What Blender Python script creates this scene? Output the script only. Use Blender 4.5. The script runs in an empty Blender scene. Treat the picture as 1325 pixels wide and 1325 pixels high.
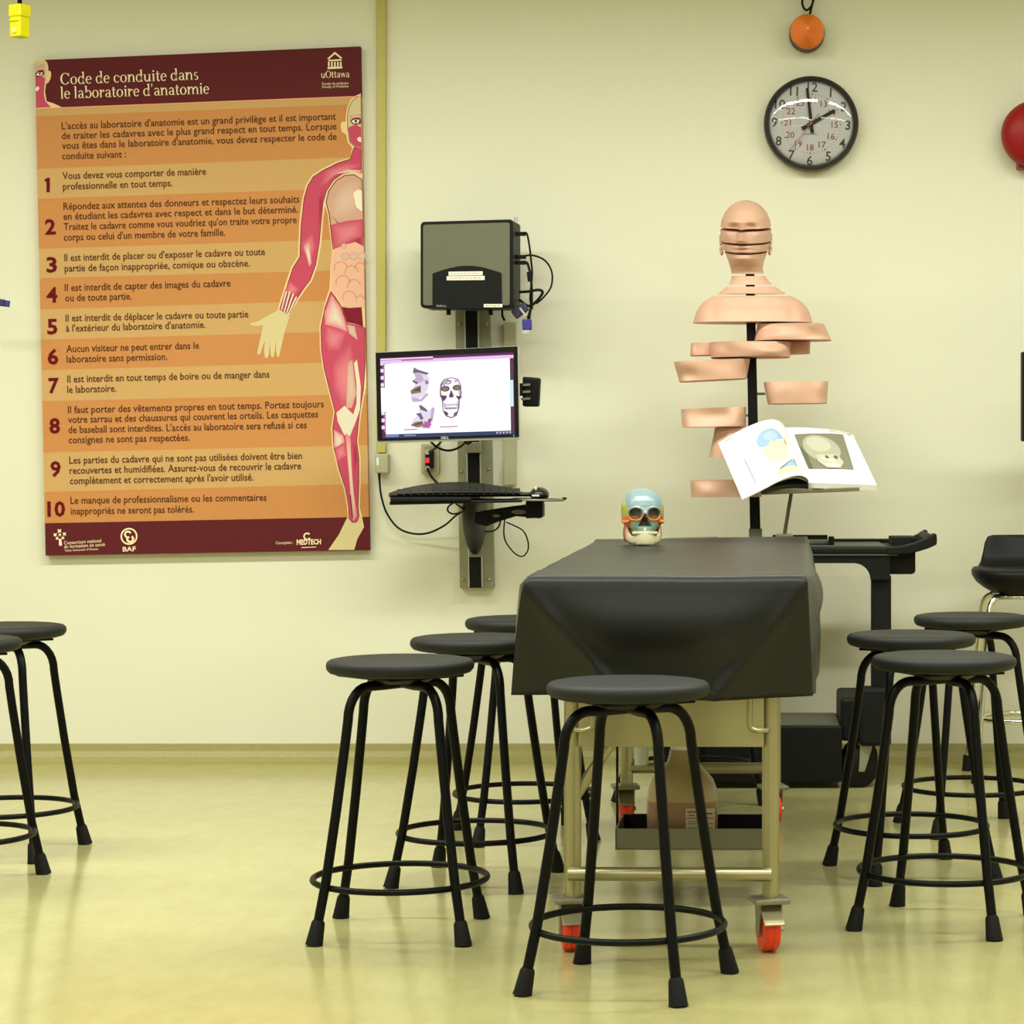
import bpy, bmesh, math, random
from mathutils import Vector, Matrix, noise

random.seed(7)
SC = bpy.context.scene
COL = SC.collection
PI = math.pi

# ------------------------------------------------------------------ camera
CAM_H = 1.1
FPX, PCX, PCY = 3200.0, 960.0, 591.0     # focal length, principal column, horizon row (1325 px frame)
cam_d = bpy.data.cameras.new('camera')
cam = bpy.data.objects.new('camera', cam_d)
COL.objects.link(cam)
cam.location = (0, 0, CAM_H)
cam.rotation_euler = (PI/2, 0, 0)
cam_d.sensor_width = 36.0
cam_d.lens = 36.0*FPX/1325.0
cam_d.shift_x = (662.5-PCX)/1325.0
cam_d.shift_y = (PCY-662.5)/1325.0
cam_d.clip_end = 60
SC.camera = cam

# ------------------------------------------------------------------ world, lamps, exposure
w = bpy.data.worlds.new('world'); SC.world = w; w.use_nodes = True
w.node_tree.nodes['Background'].inputs[0].default_value = (0.9, 0.88, 0.75, 1)
w.node_tree.nodes['Background'].inputs[1].default_value = 0.02
SC.view_settings.view_transform = 'Standard'
SC.view_settings.look = 'None'
SC.view_settings.gamma = 1.0
SC.view_settings.exposure = 0.0
SC.view_settings.use_curve_mapping = False
CEIL = 3.15
WALL = 8.9
LAMP_ROWS = [(6.6, 70.0), (4.1, 52.0), (1.1, 32.0), (-1.5, 25.0)]
LAMP_X = (-3.0, -0.6, 1.8)
LAMP_COL = (0.98, 1.03, 0.93)
for ry, pw in LAMP_ROWS:
    for rx in LAMP_X:
        ld = bpy.data.lights.new('fluorescent_light', 'AREA')
        ld.shape = 'RECTANGLE'; ld.size = 2.1; ld.size_y = 0.26
        ld.energy = pw; ld.color = LAMP_COL
        ld.spread = math.radians(172)
        lo = bpy.data.objects.new('fluorescent_light', ld)
        COL.objects.link(lo); lo.location = (rx, ry, CEIL-0.035)

# ------------------------------------------------------------------ helpers
def lin(c):
    c = c/255.0
    return c/12.92 if c <= 0.04045 else ((c+0.055)/1.055)**2.4
def rgb(r, g, b): return (lin(r), lin(g), lin(b), 1.0)
def P(px, py, D):
    s = FPX/D
    return Vector(((px-PCX)/s, D, CAM_H-(py-PCY)/s))

MATS = {}
def mat(name, c, rough=0.5, metal=0.0, var=0.06, scale=30.0, bump=0.0, bscale=200.0, spec=0.5, emit=0.0, coat=0.0, trans=0.0):
    if name in MATS: return MATS[name]
    m = bpy.data.materials.new(name); m.use_nodes = True
    nt = m.node_tree; b = nt.nodes['Principled BSDF']
    col = rgb(*c)
    if var > 0:
        tc = nt.nodes.new('ShaderNodeTexCoord')
        n = nt.nodes.new('ShaderNodeTexNoise'); n.inputs['Scale'].default_value = scale; n.inputs['Detail'].default_value = 3
        nt.links.new(tc.outputs['Object'], n.inputs['Vector'])
        mx = nt.nodes.new('ShaderNodeMix'); mx.data_type = 'RGBA'
        mx.inputs[6].default_value = tuple(v*(1-var) for v in col[:3])+(1,)
        mx.inputs[7].default_value = tuple(min(1, v*(1+var)) for v in col[:3])+(1,)
        nt.links.new(n.outputs['Fac'], mx.inputs[0])
        nt.links.new(mx.outputs[2], b.inputs['Base Color'])
    else:
        b.inputs['Base Color'].default_value = col
    b.inputs['Roughness'].default_value = rough
    b.inputs['Metallic'].default_value = metal
    b.inputs['Specular IOR Level'].default_value = spec
    b.inputs['Coat Weight'].default_value = coat
    b.inputs['Coat Roughness'].default_value = 0.1
    b.inputs['Transmission Weight'].default_value = trans
    if emit > 0:
        b.inputs['Emission Color'].default_value = col
        b.inputs['Emission Strength'].default_value = emit
    if bump > 0:
        tc2 = nt.nodes.new('ShaderNodeTexCoord')
        n2 = nt.nodes.new('ShaderNodeTexNoise'); n2.inputs['Scale'].default_value = bscale; n2.inputs['Detail'].default_value = 4
        nt.links.new(tc2.outputs['Object'], n2.inputs['Vector'])
        bp = nt.nodes.new('ShaderNodeBump'); bp.inputs['Strength'].default_value = bump; bp.inputs['Distance'].default_value = 0.01
        nt.links.new(n2.outputs['Fac'], bp.inputs['Height'])
        nt.links.new(bp.outputs['Normal'], b.inputs['Normal'])
    MATS[name] = m
    return m

def mat_attr(name, rough=0.4, spec=0.5, emit=0.0):
    m = bpy.data.materials.new(name); m.use_nodes = True
    nt = m.node_tree; b = nt.nodes['Principled BSDF']
    a = nt.nodes.new('ShaderNodeVertexColor'); a.layer_name = 'Col'
    nt.links.new(a.outputs['Color'], b.inputs['Base Color'])
    b.inputs['Roughness'].default_value = rough
    b.inputs['Specular IOR Level'].default_value = spec
    if emit > 0:
        nt.links.new(a.outputs['Color'], b.inputs['Emission Color'])
        b.inputs['Emission Strength'].default_value = emit
    MATS[name] = m
    return m

def frame_of(d):
    d = d.normalized()
    a = Vector((0, 0, 1)) if abs(d.z) < 0.9 else Vector((1, 0, 0))
    u = d.cross(a).normalized(); v = d.cross(u).normalized()
    return u, v

def smooth_path(pts, n=6, closed=False):
    pts = [Vector(p) for p in pts]; out = []
    L = len(pts)
    rng = L if closed else L-1
    for i in range(rng):
        p1, p2 = pts[i], pts[(i+1) % L]
        p0 = pts[i-1] if (closed or i > 0) else p1*2-p2
        p3 = pts[(i+2) % L] if (closed or i+2 < L) else p2*2-p1
        for k in range(n):
            t = k/n
            out.append(0.5*((2*p1)+(p2-p0)*t+(2*p0-5*p1+4*p2-p3)*t*t+(3*p1-p0-3*p2+p3)*t**3))
    if not closed: out.append(pts[-1])
    return out

class MB:
    def __init__(self): self.v = []; self.f = []; self.m = []; self.c = []; self.mi = 0; self.col = None
    def add(self, vs, fs, cols=None):
        o = len(self.v)
        self.v += [Vector(p) for p in vs]
        for f in fs:
            self.f.append([i+o for i in f]); self.m.append(self.mi)
        if cols: self.c += cols
        else: self.c += [self.col or (1, 1, 1, 1)]*len(vs)
        return self
    def hexa(self, f4, b4):
        # f4: front four corners, b4: matching back corners
        self.add(list(f4)+list(b4), [(0,1,2,3),(7,6,5,4),(0,4,5,1),(1,5,6,2),(2,6,7,3),(3,7,4,0)])
        return self
    def box(self, x0, x1, y0, y1, z0, z1):
        return self.hexa([(x0,y0,z0),(x1,y0,z0),(x1,y0,z1),(x0,y0,z1)], [(x0,y1,z0),(x1,y1,z0),(x1,y1,z1),(x0,y1,z1)])
    def tube(self, pts, r, n=10, closed=False, r1=None):
        pts = [Vector(p) for p in pts]; L = len(pts); vs = []; fs = []
        u = None
        for i, p in enumerate(pts):
            if closed: d = pts[(i+1) % L]-pts[i-1]
            else: d = pts[min(i+1, L-1)]-pts[max(i-1, 0)]
            if d.length < 1e-9: d = Vector((0,0,1))
            d.normalize()
            if u is None: u, v = frame_of(d)
            else:
                u = (u-d*u.dot(d))
                u = u.normalized() if u.length > 1e-6 else frame_of(d)[0]
                v = d.cross(u)
            rr = r if r1 is None else r+(r1-r)*i/(L-1)
            for k in range(n):
                a = 2*PI*k/n
                vs.append(p+u*math.cos(a)*rr+v*math.sin(a)*rr)
        for i in range(L if closed else L-1):
            j = (i+1) % L
            for k in range(n):
                k2 = (k+1) % n
                fs.append((i*n+k, i*n+k2, j*n+k2, j*n+k))
        if not closed:
            fs.append(tuple(range(n-1, -1, -1))); fs.append(tuple(range((L-1)*n, L*n)))
        return self.add(vs, fs)
    def cyl(self, a, b, r, n=20, r1=None): return self.tube([a, b], r, n, False, r1)
    def lathe(self, prof, base, axis=(0,0,1), n=32):
        # prof: list of (radius, height along axis)
        ax = Vector(axis).normalized(); u, v = frame_of(ax); base = Vector(base)
        vs = []; fs = []
        for (r, h) in prof:
            for k in range(n):
                a = 2*PI*k/n
                vs.append(base+ax*h+(u*math.cos(a)+v*math.sin(a))*max(r, 1e-5))
        for i in range(len(prof)-1):
            for k in range(n):
                k2 = (k+1) % n
                fs.append((i*n+k, i*n+k2, (i+1)*n+k2, (i+1)*n+k))
        fs.append(tuple(range(n-1, -1, -1))); fs.append(tuple(range((len(prof)-1)*n, len(prof)*n)))
        return self.add(vs, fs)
    def prism(self, poly, off):
        off = Vector(off); poly = [Vector(p) for p in poly]; n = len(poly)
        vs = poly+[p+off for p in poly]
        fs = [tuple(range(n)), tuple(range(2*n-1, n-1, -1))]
        for i in range(n):
            j = (i+1) % n
            fs.append((i, i+n, j+n, j))
        return self.add(vs, fs)
    def poly(self, pts): return self.add(pts, [tuple(range(len(pts)))])
    def ball(self, c, r, n=16, m=10, sc=(1,1,1)):
        vs = []; fs = []; c = Vector(c)
        for i in range(m+1):
            t = PI*i/m
            for k in range(n):
                a = 2*PI*k/n
                vs.append(c+Vector((math.sin(t)*math.cos(a)*r*sc[0], math.sin(t)*math.sin(a)*r*sc[1], math.cos(t)*r*sc[2])))
        for i in range(m):
            for k in range(n):
                k2 = (k+1) % n
                fs.append((i*n+k, (i+1)*n+k, (i+1)*n+k2, i*n+k2))
        return self.add(vs, fs)
    def loft(self, rings, caps=True):
        n = len(rings[0]); vs = [p for r in rings for p in r]; fs = []
        for i in range(len(rings)-1):
            for k in range(n):
                k2 = (k+1) % n
                fs.append((i*n+k, i*n+k2, (i+1)*n+k2, (i+1)*n+k))
        if caps:
            fs.append(tuple(range(n-1, -1, -1))); fs.append(tuple(range((len(rings)-1)*n, len(rings)*n)))
        return self.add(vs, fs)

OFF = {}
def setp(o, label=None, cat=None, group=None, kind=None):
    if label: o['label'] = label
    if cat: o['category'] = cat
    if group: o['group'] = group
    if kind: o['kind'] = kind
    return o
def thing(name, loc, label, cat, group=None):
    o = bpy.data.objects.new(name, None); COL.objects.link(o)
    o.location = loc; o.empty_display_size = 0.05
    OFF[o.name] = Vector(loc)
    return setp(o, label, cat, group)
def obj(name, mb, mats, parent=None, smooth=False, bevel=0.0, seg=2, sub=0, label=None, flat_angle=None, solid=0.0, recalc=True):
    off = OFF[parent.name] if parent else Vector((0,0,0))
    me = bpy.data.meshes.new(name)
    me.from_pydata([p-off for p in mb.v], [], mb.f)
    if not isinstance(mats, (list, tuple)): mats = [mats]
    for m in mats: me.materials.append(m)
    me.polygons.foreach_set('material_index', mb.m)
    ca = me.color_attributes.new('Col', 'FLOAT_COLOR', 'POINT')
    ca.data.foreach_set('color', [x for c in mb.c for x in c])
    if recalc:
        bm = bmesh.new(); bm.from_mesh(me)
        bmesh.ops.recalc_face_normals(bm, faces=bm.faces)
        bm.to_mesh(me); bm.free()
    if smooth:
        me.polygons.foreach_set('use_smooth', [True]*len(me.polygons))
        if flat_angle:
            bm = bmesh.new(); bm.from_mesh(me)
            for e in bm.edges:
                if len(e.link_faces) == 2 and e.calc_face_angle(0) > math.radians(flat_angle): e.smooth = False
            bm.to_mesh(me); bm.free()
    o = bpy.data.objects.new(name, me); COL.objects.link(o)
    if parent: o.parent = parent
    OFF[o.name] = off
    if solid:
        md = o.modifiers.new('solid', 'SOLIDIFY'); md.thickness = solid; md.offset = -1
    if bevel:
        md = o.modifiers.new('bevel', 'BEVEL'); md.width = bevel; md.segments = seg; md.limit_method = 'ANGLE'; md.angle_limit = math.radians(40)
    if sub:
        md = o.modifiers.new('sub', 'SUBSURF'); md.levels = sub; md.render_levels = sub
    if label: o['label'] = label
    return o
def top(name, mb, mats, label, cat, base=None, group=None, **kw):
    # a thing that is one mesh; its origin sits at its base
    if base is not None:
        mb.v = [p-Vector(base) for p in mb.v]
    o = obj(name, mb, mats, None, **kw)
    if base is not None:
        o.location = base; OFF[o.name] = Vector(base)
    return setp(o, label, cat, group)

def text_geo(body, offset=0.0, res=2, shear=0.0):
    cu = bpy.data.curves.new('txt', 'FONT'); cu.body = body; cu.size = 1.0; cu.offset = offset
    cu.resolution_u = res; cu.fill_mode = 'FRONT'; cu.shear = shear
    o = bpy.data.objects.new('txt', cu); COL.objects.link(o)
    dg = bpy.context.evaluated_depsgraph_get()
    me = bpy.data.meshes.new_from_object(o.evaluated_get(dg))
    vs = [v.co.copy() for v in me.vertices]; fs = [tuple(p.vertices) for p in me.polygons]
    bpy.data.objects.remove(o); bpy.data.curves.remove(cu); bpy.data.meshes.remove(me)
    return vs, fs

# ---- hand-drawn serif letters (unit: x-height 0.46, cap height 0.70)
def _ring(cx, cy, rx, ry, th, tv, a0=0, a1=360, n=26):
    vs = []; fs = []
    for i in range(n+1):
        a = math.radians(a0+(a1-a0)*i/n)
        vs.append((cx+rx*math.cos(a), cy+ry*math.sin(a)))
        vs.append((cx+(rx-th)*math.cos(a), cy+(ry-tv)*math.sin(a)))
    for i in range(n): fs.append((2*i, 2*i+1, 2*i+3, 2*i+2))
    return vs, fs
def _r(x0, y0, x1, y1): return [(x0,y0),(x1,y0),(x1,y1),(x0,y1)], [(0,1,2,3)]
def _q(*p): return list(p), [tuple(range(len(p)))]
def _stem(x, h, foot=True, head=True, wd=0.09):
    L = [_r(x, 0, x+wd, h)]
    if foot: L.append(_r(x-0.045, 0, x+wd+0.045, 0.028))
    if head: L.append(_q((x-0.06, h-0.03), (x, h-0.06), (x, h), (x-0.06, h-0.012)))
    return L
def _arch(x0, x1): return [_ring((x0+x1)/2, 0.27, (x1-x0)/2, 0.20, 0.085, 0.05, 0, 170, 14)]
SERIF = {
 ' ': (0.22, []),
 'o': (0.50, [_ring(0.24,0.23,0.22,0.24,0.09,0.03)]),
 'e': (0.45, [_ring(0.22,0.23,0.20,0.24,0.088,0.035,5,318), _r(0.06,0.235,0.41,0.268)]),
 'c': (0.43, [_ring(0.22,0.23,0.20,0.24,0.088,0.035,45,318), _ring(0.35,0.37,0.05,0.05,0.05,0.05)]),
 'C': (0.68, [_ring(0.36,0.35,0.32,0.36,0.11,0.035,38,322), _r(0.585,0.48,0.62,0.70)]),
 'O': (0.74, [_ring(0.37,0.35,0.34,0.36,0.11,0.035)]),
 'd': (0.52, [_ring(0.22,0.23,0.20,0.24,0.088,0.035)]+_stem(0.34,0.74,False,True)+[_r(0.40,0,0.49,0.028)]),
 'b': (0.51, [_ring(0.28,0.23,0.20,0.24,0.088,0.035)]+_stem(0.08,0.74,False,True)),
 'n': (0.54, _stem(0.06,0.47)+[_r(0.37,0,0.46,0.28),_r(0.33,0,0.50,0.028)]+_arch(0.11,0.46)),
 'm': (0.82, _stem(0.06,0.47)+[_r(0.36,0,0.45,0.28),_r(0.32,0,0.49,0.028),_r(0.66,0,0.75,0.28),_r(0.62,0,0.79,0.028)]+_arch(0.11,0.45)+_arch(0.41,0.75)),
 'u': (0.54, [_r(0.06,0.19,0.15,0.46),_r(0.01,0.432,0.15,0.46),_r(0.37,0,0.46,0.46),_r(0.32,0.432,0.46,0.46),_r(0.40,0,0.51,0.028),_ring(0.235,0.19,0.175,0.20,0.085,0.05,180,345,14)]),
 'i': (0.27, _stem(0.09,0.47)+[_ring(0.135,0.62,0.055,0.055,0.055,0.055)]),
 'l': (0.26, _stem(0.08,0.74)),
 't': (0.32, [_r(0.09,0.08,0.18,0.60),_r(0.01,0.43,0.29,0.46),_ring(0.205,0.11,0.115,0.12,0.085,0.04,180,330,10)]),
 'r': (0.38, _stem(0.06,0.47)+[_ring(0.25,0.26,0.15,0.20,0.085,0.06,60,170,10),_ring(0.31,0.39,0.05,0.05,0.05,0.05)]),
 'a': (0.46, [_r(0.29,0.04,0.38,0.34),_r(0.33,0,0.45,0.03),_ring(0.21,0.31,0.17,0.16,0.085,0.035,0,155,14),_ring(0.20,0.13,0.16,0.135,0.085,0.03,40,330,18)]),
 's': (0.36, [_ring(0.18,0.345,0.13,0.125,0.06,0.035,40,270,14),_ring(0.18,0.12,0.14,0.13,0.07,0.035,-140,90,14)]),
 "'": (0.20, [_q((0.06,0.74),(0.13,0.74),(0.13,0.66),(0.07,0.52),(0.05,0.53),(0.08,0.64),(0.06,0.66))]),
 'w': (0.66, [_q((0.02,0.46),(0.12,0.46),(0.24,0.0),(0.18,0.0)),_q((0.18,0.0),(0.22,0.0),(0.36,0.46),(0.32,0.46)),_q((0.30,0.46),(0.40,0.46),(0.50,0.0),(0.44,0.0)),_q((0.45,0.0),(0.49,0.0),(0.64,0.46),(0.60,0.46))]),
}
def serif_geo(body):
    vs = []; fs = []; x = 0
    for ch in body:
        adv, parts = SERIF[ch]
        for pv, pf in parts:
            o = len(vs)
            vs += [Vector((x+p[0], p[1], 0)) for p in pv]
            fs += [tuple(i+o for i in f) for f in pf]
        x += adv
    return vs, fs
def lay_text(mb, geo, p0, p1, up, normal_lift):
    # p0, p1: baseline ends in the place; up: vector for one text unit
    vs, fs = geo
    if not vs: return
    x0 = min(v.x for v in vs); x1 = max(v.x for v in vs)
    p0 = Vector(p0); p1 = Vector(p1); up = Vector(up); L = Vector(normal_lift)
    out = [p0+(p1-p0)*((v.x-x0)/max(1e-6, x1-x0))+up*v.y+L for v in vs]
    mb.add(out, fs)

# ------------------------------------------------------------------ materials
M_wall = mat('painted_wall', (226, 222, 200), 0.55, var=0.02, scale=1.5, bump=0.03, bscale=120)
M_ceil = mat('ceiling_tile', (215, 213, 200), 0.9, var=0.04, scale=40)
M_side = mat('painted_side_wall', (185, 182, 166), 0.7, var=0.03, scale=2)
M_black = mat('black_plastic', (12, 12, 11), 0.5, var=0.1, spec=0.2)
M_blackm = mat('black_metal_paint', (7, 7, 6), 0.42, var=0.15, scale=20, spec=0.16)
M_rubber = mat('black_rubber', (11, 11, 10), 0.7, spec=0.25)
M_seat = mat('seat_polyurethane', (27, 28, 25), 0.6, spec=0.3, var=0.12, scale=25, bump=0.12, bscale=90)
M_steel = mat('stainless_steel', (176, 168, 134), 0.34, metal=0.9, var=0.08, scale=9, bump=0.04, bscale=60)
M_steeld = mat('dull_zinc', (140, 136, 116), 0.42, metal=0.6, var=0.12, scale=14)
M_chrome = mat('chrome', (225, 220, 205), 0.08, metal=1.0, var=0.0)
M_orange = mat('orange_polyurethane', (240, 62, 22), 0.4, var=0.08)
M_plate = mat('grey_aluminium', (142, 142, 112), 0.45, metal=0.35, var=0.06)
M_silver = mat('silver_plastic', (196, 194, 184), 0.35, metal=0.3, var=0.03)
M_white = mat('white_plastic', (240, 240, 232), 0.4, var=0.02)

def floor_mat():
    m = bpy.data.materials.new('vinyl_floor'); m.use_nodes = True
    nt = m.node_tree; b = nt.nodes['Principled BSDF']
    tc = nt.nodes.new('ShaderNodeTexCoord')
    mp = nt.nodes.new('ShaderNodeMapping'); mp.inputs['Scale'].default_value = (1.0, 0.5, 1.0)
    nt.links.new(tc.outputs['Object'], mp.inputs['Vector'])
    n1 = nt.nodes.new('ShaderNodeTexNoise'); n1.inputs['Scale'].default_value = 14; n1.inputs['Detail'].default_value = 8; n1.inputs['Roughness'].default_value = 0.7
    nt.links.new(mp.outputs['Vector'], n1.inputs['Vector'])
    r1 = nt.nodes.new('ShaderNodeValToRGB')
    r1.color_ramp.elements[0].position = 0.3; r1.color_ramp.elements[0].color = rgb(168, 160, 108)
    r1.color_ramp.elements[1].position = 0.72; r1.color_ramp.elements[1].color = rgb(180, 173, 121)
    nt.links.new(n1.outputs['Fac'], r1.inputs['Fac'])
    n2 = nt.nodes.new('ShaderNodeTexNoise'); n2.inputs['Scale'].default_value = 170; n2.inputs['Detail'].default_value = 2
    nt.links.new(tc.outputs['Object'], n2.inputs['Vector'])
    r2 = nt.nodes.new('ShaderNodeValToRGB')
    r2.color_ramp.elements[0].position = 0.30; r2.color_ramp.elements[0].color = (0.90, 0.89, 0.86, 1)
    r2.color_ramp.elements[1].position = 0.42; r2.color_ramp.elements[1].color = (1, 1, 1, 1)
    nt.links.new(n2.outputs['Fac'], r2.inputs['Fac'])
    mx = nt.nodes.new('ShaderNodeMix'); mx.data_type = 'RGBA'; mx.blend_type = 'MULTIPLY'; mx.inputs[0].default_value = 1
    nt.links.new(r1.outputs['Color'], mx.inputs[6]); nt.links.new(r2.outputs['Color'], mx.inputs[7])
    nt.links.new(mx.outputs[2], b.inputs['Base Color'])
    b.inputs['Roughness'].default_value = 0.16
    b.inputs['Specular IOR Level'].default_value = 0.5
    n3 = nt.nodes.new('ShaderNodeTexNoise'); n3.inputs['Scale'].default_value = 9; n3.inputs['Detail'].default_value = 3
    nt.links.new(tc.outputs['Object'], n3.inputs['Vector'])
    bp = nt.nodes.new('ShaderNodeBump'); bp.inputs['Strength'].default_value = 0.025; bp.inputs['Distance'].default_value = 0.01
    nt.links.new(n3.outputs['Fac'], bp.inputs['Height']); nt.links.new(bp.outputs['Normal'], b.inputs['Normal'])
    return m
M_floor = floor_mat()
M_cove = mat('vinyl_cove', (156, 147, 88), 0.45, var=0.12, scale=60)

# ------------------------------------------------------------------ room shell
X0, X1, Y0 = -5.2, 3.6, -2.5
def structure(name, mb, m, **kw):
    o = obj(name, mb, m, None, **kw); o['kind'] = 'structure'; return o
structure('floor', MB().box(X0-0.1, X1+0.1, Y0-0.1, WALL+0.1, -0.1, 0), M_floor)
structure('ceiling', MB().box(X0-0.1, X1+0.1, Y0-0.1, WALL+0.1, CEIL, CEIL+0.1), M_ceil)
structure('wall_back', MB().box(X0-0.1, X1+0.1, WALL, WALL+0.1, 0, CEIL), M_wall)
structure('wall_front', MB().box(X0-0.1, X1+0.1, Y0-0.1, Y0, 0, CEIL), M_side)
structure('wall_left', MB().box(X0-0.1, X0, Y0, WALL, 0, CEIL), M_side)
structure('wall_right', MB().box(X1, X1+0.1, Y0, WALL, 0, CEIL), M_side)
# coved flooring rising up the wall, with its thin cap
prof = [(WALL, 0.0), (WALL-0.075, 0.0), (WALL-0.070, 0.002), (WALL-0.045, 0.008), (WALL-0.022, 0.022), (WALL-0.009, 0.042), (WALL-0.005, 0.066), (WALL, 0.068)]
structure('baseboard_back', MB().prism([(X0, y, z) for y, z in prof], (X1-X0, 0, 0)), M_cove)

# ------------------------------------------------------------------ poster
DP = 8.865
def pxl(y): return 45+(y-78)*(14/641.0)
def pxr(y): return 466+(y-60)*(12/652.0)
BL = [78, 140, 150.5, 218.5, 257, 322, 360, 400.5, 439.6, 479, 519, 585.7, 636.6, 677, 719]
BR = [60, 124, 134.5, 203, 243, 309, 349, 388, 428, 468, 510, 576, 626, 668.7, 712]
M_pm = mat('print_maroon', (92, 30, 34), 0.65, var=0.02, spec=0.15)
M_pl = mat('print_light_orange', (200, 158, 102), 0.65, var=0.02, spec=0.15)
M_pd = mat('print_orange', (198, 134, 78), 0.65, var=0.02, spec=0.15)
M_pi = mat('print_ink_brown', (92, 54, 30), 0.7, var=0, spec=0.1)
M_pn = mat('print_ink_maroon', (104, 14, 28), 0.7, var=0, spec=0.1)
M_pc = mat('print_cream', (245, 222, 180), 0.5, var=0)
poster = thing('poster', tuple(P(268, 715, 8.88)), 'tall orange and maroon anatomy lab rules poster with a flayed human figure', 'poster')
mb = MB()
cols = [0] + [1, 2]*6 + [0]
for i in range(14):
    mb.mi = cols[i]
    f = [P(pxl(BL[i+1]), BL[i+1], DP), P(pxr(BR[i+1]), BR[i+1], DP), P(pxr(BR[i]), BR[i], DP), P(pxl(BL[i]), BL[i], DP)]
    b = [p+Vector((0, 0.03, 0)) for p in f]
    mb.hexa(f, b)
obj('board', mb, [M_pm, M_pl, M_pd], poster)
LIFT = 0.0012
sP = FPX/DP
def PP(x, y, lift=LIFT): return P(x, y, DP)+Vector((0, -lift, 0))
def ptext(mb, body, x0, y0, x1, y1, size, off=0.0, serif=False):
    d = Vector((x1-x0, -(y1-y0))).normalized()
    up = Vector((-d.y, 0, d.x))*(size/sP)
    lay_text(mb, serif_geo(body) if serif else text_geo(body, off), PP(x0, y0, 0), PP(x1, y1, 0), up, (0, -LIFT, 0))
mb = MB()
ptext(mb, 'Code de conduite dans', 78.5, 109.5, 256.6, 103, 21, serif=True)
ptext(mb, "le laboratoire d'anatomie", 78.5, 127.8, 271, 121.3, 21, serif=True)
obj('title', mb, M_pc, poster)
T = [
 ("L'accès au laboratoire d'anatomie est un grand privilège et il est important", 80, 167.5, 434.7, 154.8),
 ("de traiter les cadavres avec le plus grand respect en tout temps. Lorsque", 80, 180.2, 435.5, 167.5),
 ("vous êtes dans le laboratoire d'anatomie, vous devez respecter le code de", 80.4, 193, 435.8, 180.8),
 ("conduite suivant :", 80.4, 206.4, 163.4, 203.6),
 ("Vous devez vous comporter de manière", 81, 232, 266.8, 226),
 ("professionnelle en tout temps.", 81.5, 245.7, 223.4, 241),
 ("Répondez aux attentes des donneurs et respectez leurs souhaits", 82.3, 271.5, 387.5, 262),
 ("en étudiant les cadavres avec respect et dans le but déterminé.", 82.3, 284.5, 385.7, 275.2),
 ("Traitez le cadavre comme vous voudriez qu'on traite votre propre", 82.6, 297.9, 384, 288.6),
 ("corps ou celui d'un membre de votre famille.", 82.6, 311.5, 291.7, 305),
 ("Il est interdit de placer ou d'exposer le cadavre ou toute", 83.4, 338, 343, 330),
 ("partie de façon inappropriée, comique ou obscène.", 83.8, 351.7, 323.4, 344.7),
 ("Il est interdit de capter des images du cadavre", 84, 376.8, 298.5, 370.6),
 ("ou de toute partie.", 84.5, 390, 170.6, 387.5),
 ("Il est interdit de déplacer le cadavre ou toute partie", 85, 416, 321.5, 410.6),
 ("à l'extérieur du laboratoire d'anatomie.", 85.3, 429.4, 266, 424.2),
 ("Aucun visiteur ne peut entrer dans le", 86, 455.8, 257.7, 451.2),
 ("laboratoire sans permission.", 86.4, 469.2, 216.6, 465.7),
 ("Il est interdit en tout temps de boire ou de manger dans", 87.2, 495, 348.7, 488.5),
 ("le laboratoire.", 87.2, 508.5, 150.6, 506.8),
 ("Il faut porter des vêtements propres en tout temps. Portez toujours", 88, 534.7, 419.2, 527),
 ("votre sarrau et des chaussures qui couvrent les orteils. Les casquettes", 88.3, 547.3, 411.7, 540),
 ("de baseball sont interdites. L'accès au laboratoire sera refusé si ces", 88.7, 560.5, 397, 554),
 ("consignes ne sont pas respectées.", 89, 573.6, 245.7, 570.3),
 ("Les parties du cadavre qui ne sont pas utilisées doivent être bien", 89.8, 600, 391, 593.8),
 ("recouvertes et humidifiées. Assurez-vous de recouvrir le cadavre", 90.2, 613.2, 389.8, 607),
 ("complètement et correctement après l'avoir utilisé.", 90.6, 626.5, 328, 621.7),
 ("Le manque de professionnalisme ou les commentaires", 91.3, 651.9, 345, 647.7),
 ("inappropriés ne seront pas tolérés.", 91.7, 665.7, 251, 663),
]
mb = MB()
for t in T: ptext(mb, t[0], t[1], t[2], t[3], t[4], 13.2, off=0.012)
obj('rules_text', mb, M_pi, poster)
mb = MB()
ppoly_one = [(60.2,248.7),(64.6,248.6),(64.6,230),(61.2,230.2),(57.6,232.6),(58.4,235.6),(60.2,234.6)]
mb.poly([PP(x, y) for x, y in ppoly_one])
obj('rule_number', mb, M_pn, poster)
for n, x0, x1, yb in [('2', 58.5, 72.5, 303), ('3', 60.5, 74, 352), ('4', 60.4, 74.5, 391), ('5', 61.3, 74.7, 432), ('6', 61.8, 75.8, 471), ('7', 63, 76.6, 508.3), ('8', 64, 78, 560.4), ('9', 65.5, 79, 616.2), ('10', 61.5, 84.5, 668)]:
    mb = MB(); ptext(mb, n, x0, yb, x1, yb-0.3, 27, off=0.03)
    obj('rule_number', mb, M_pn, poster)
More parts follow.
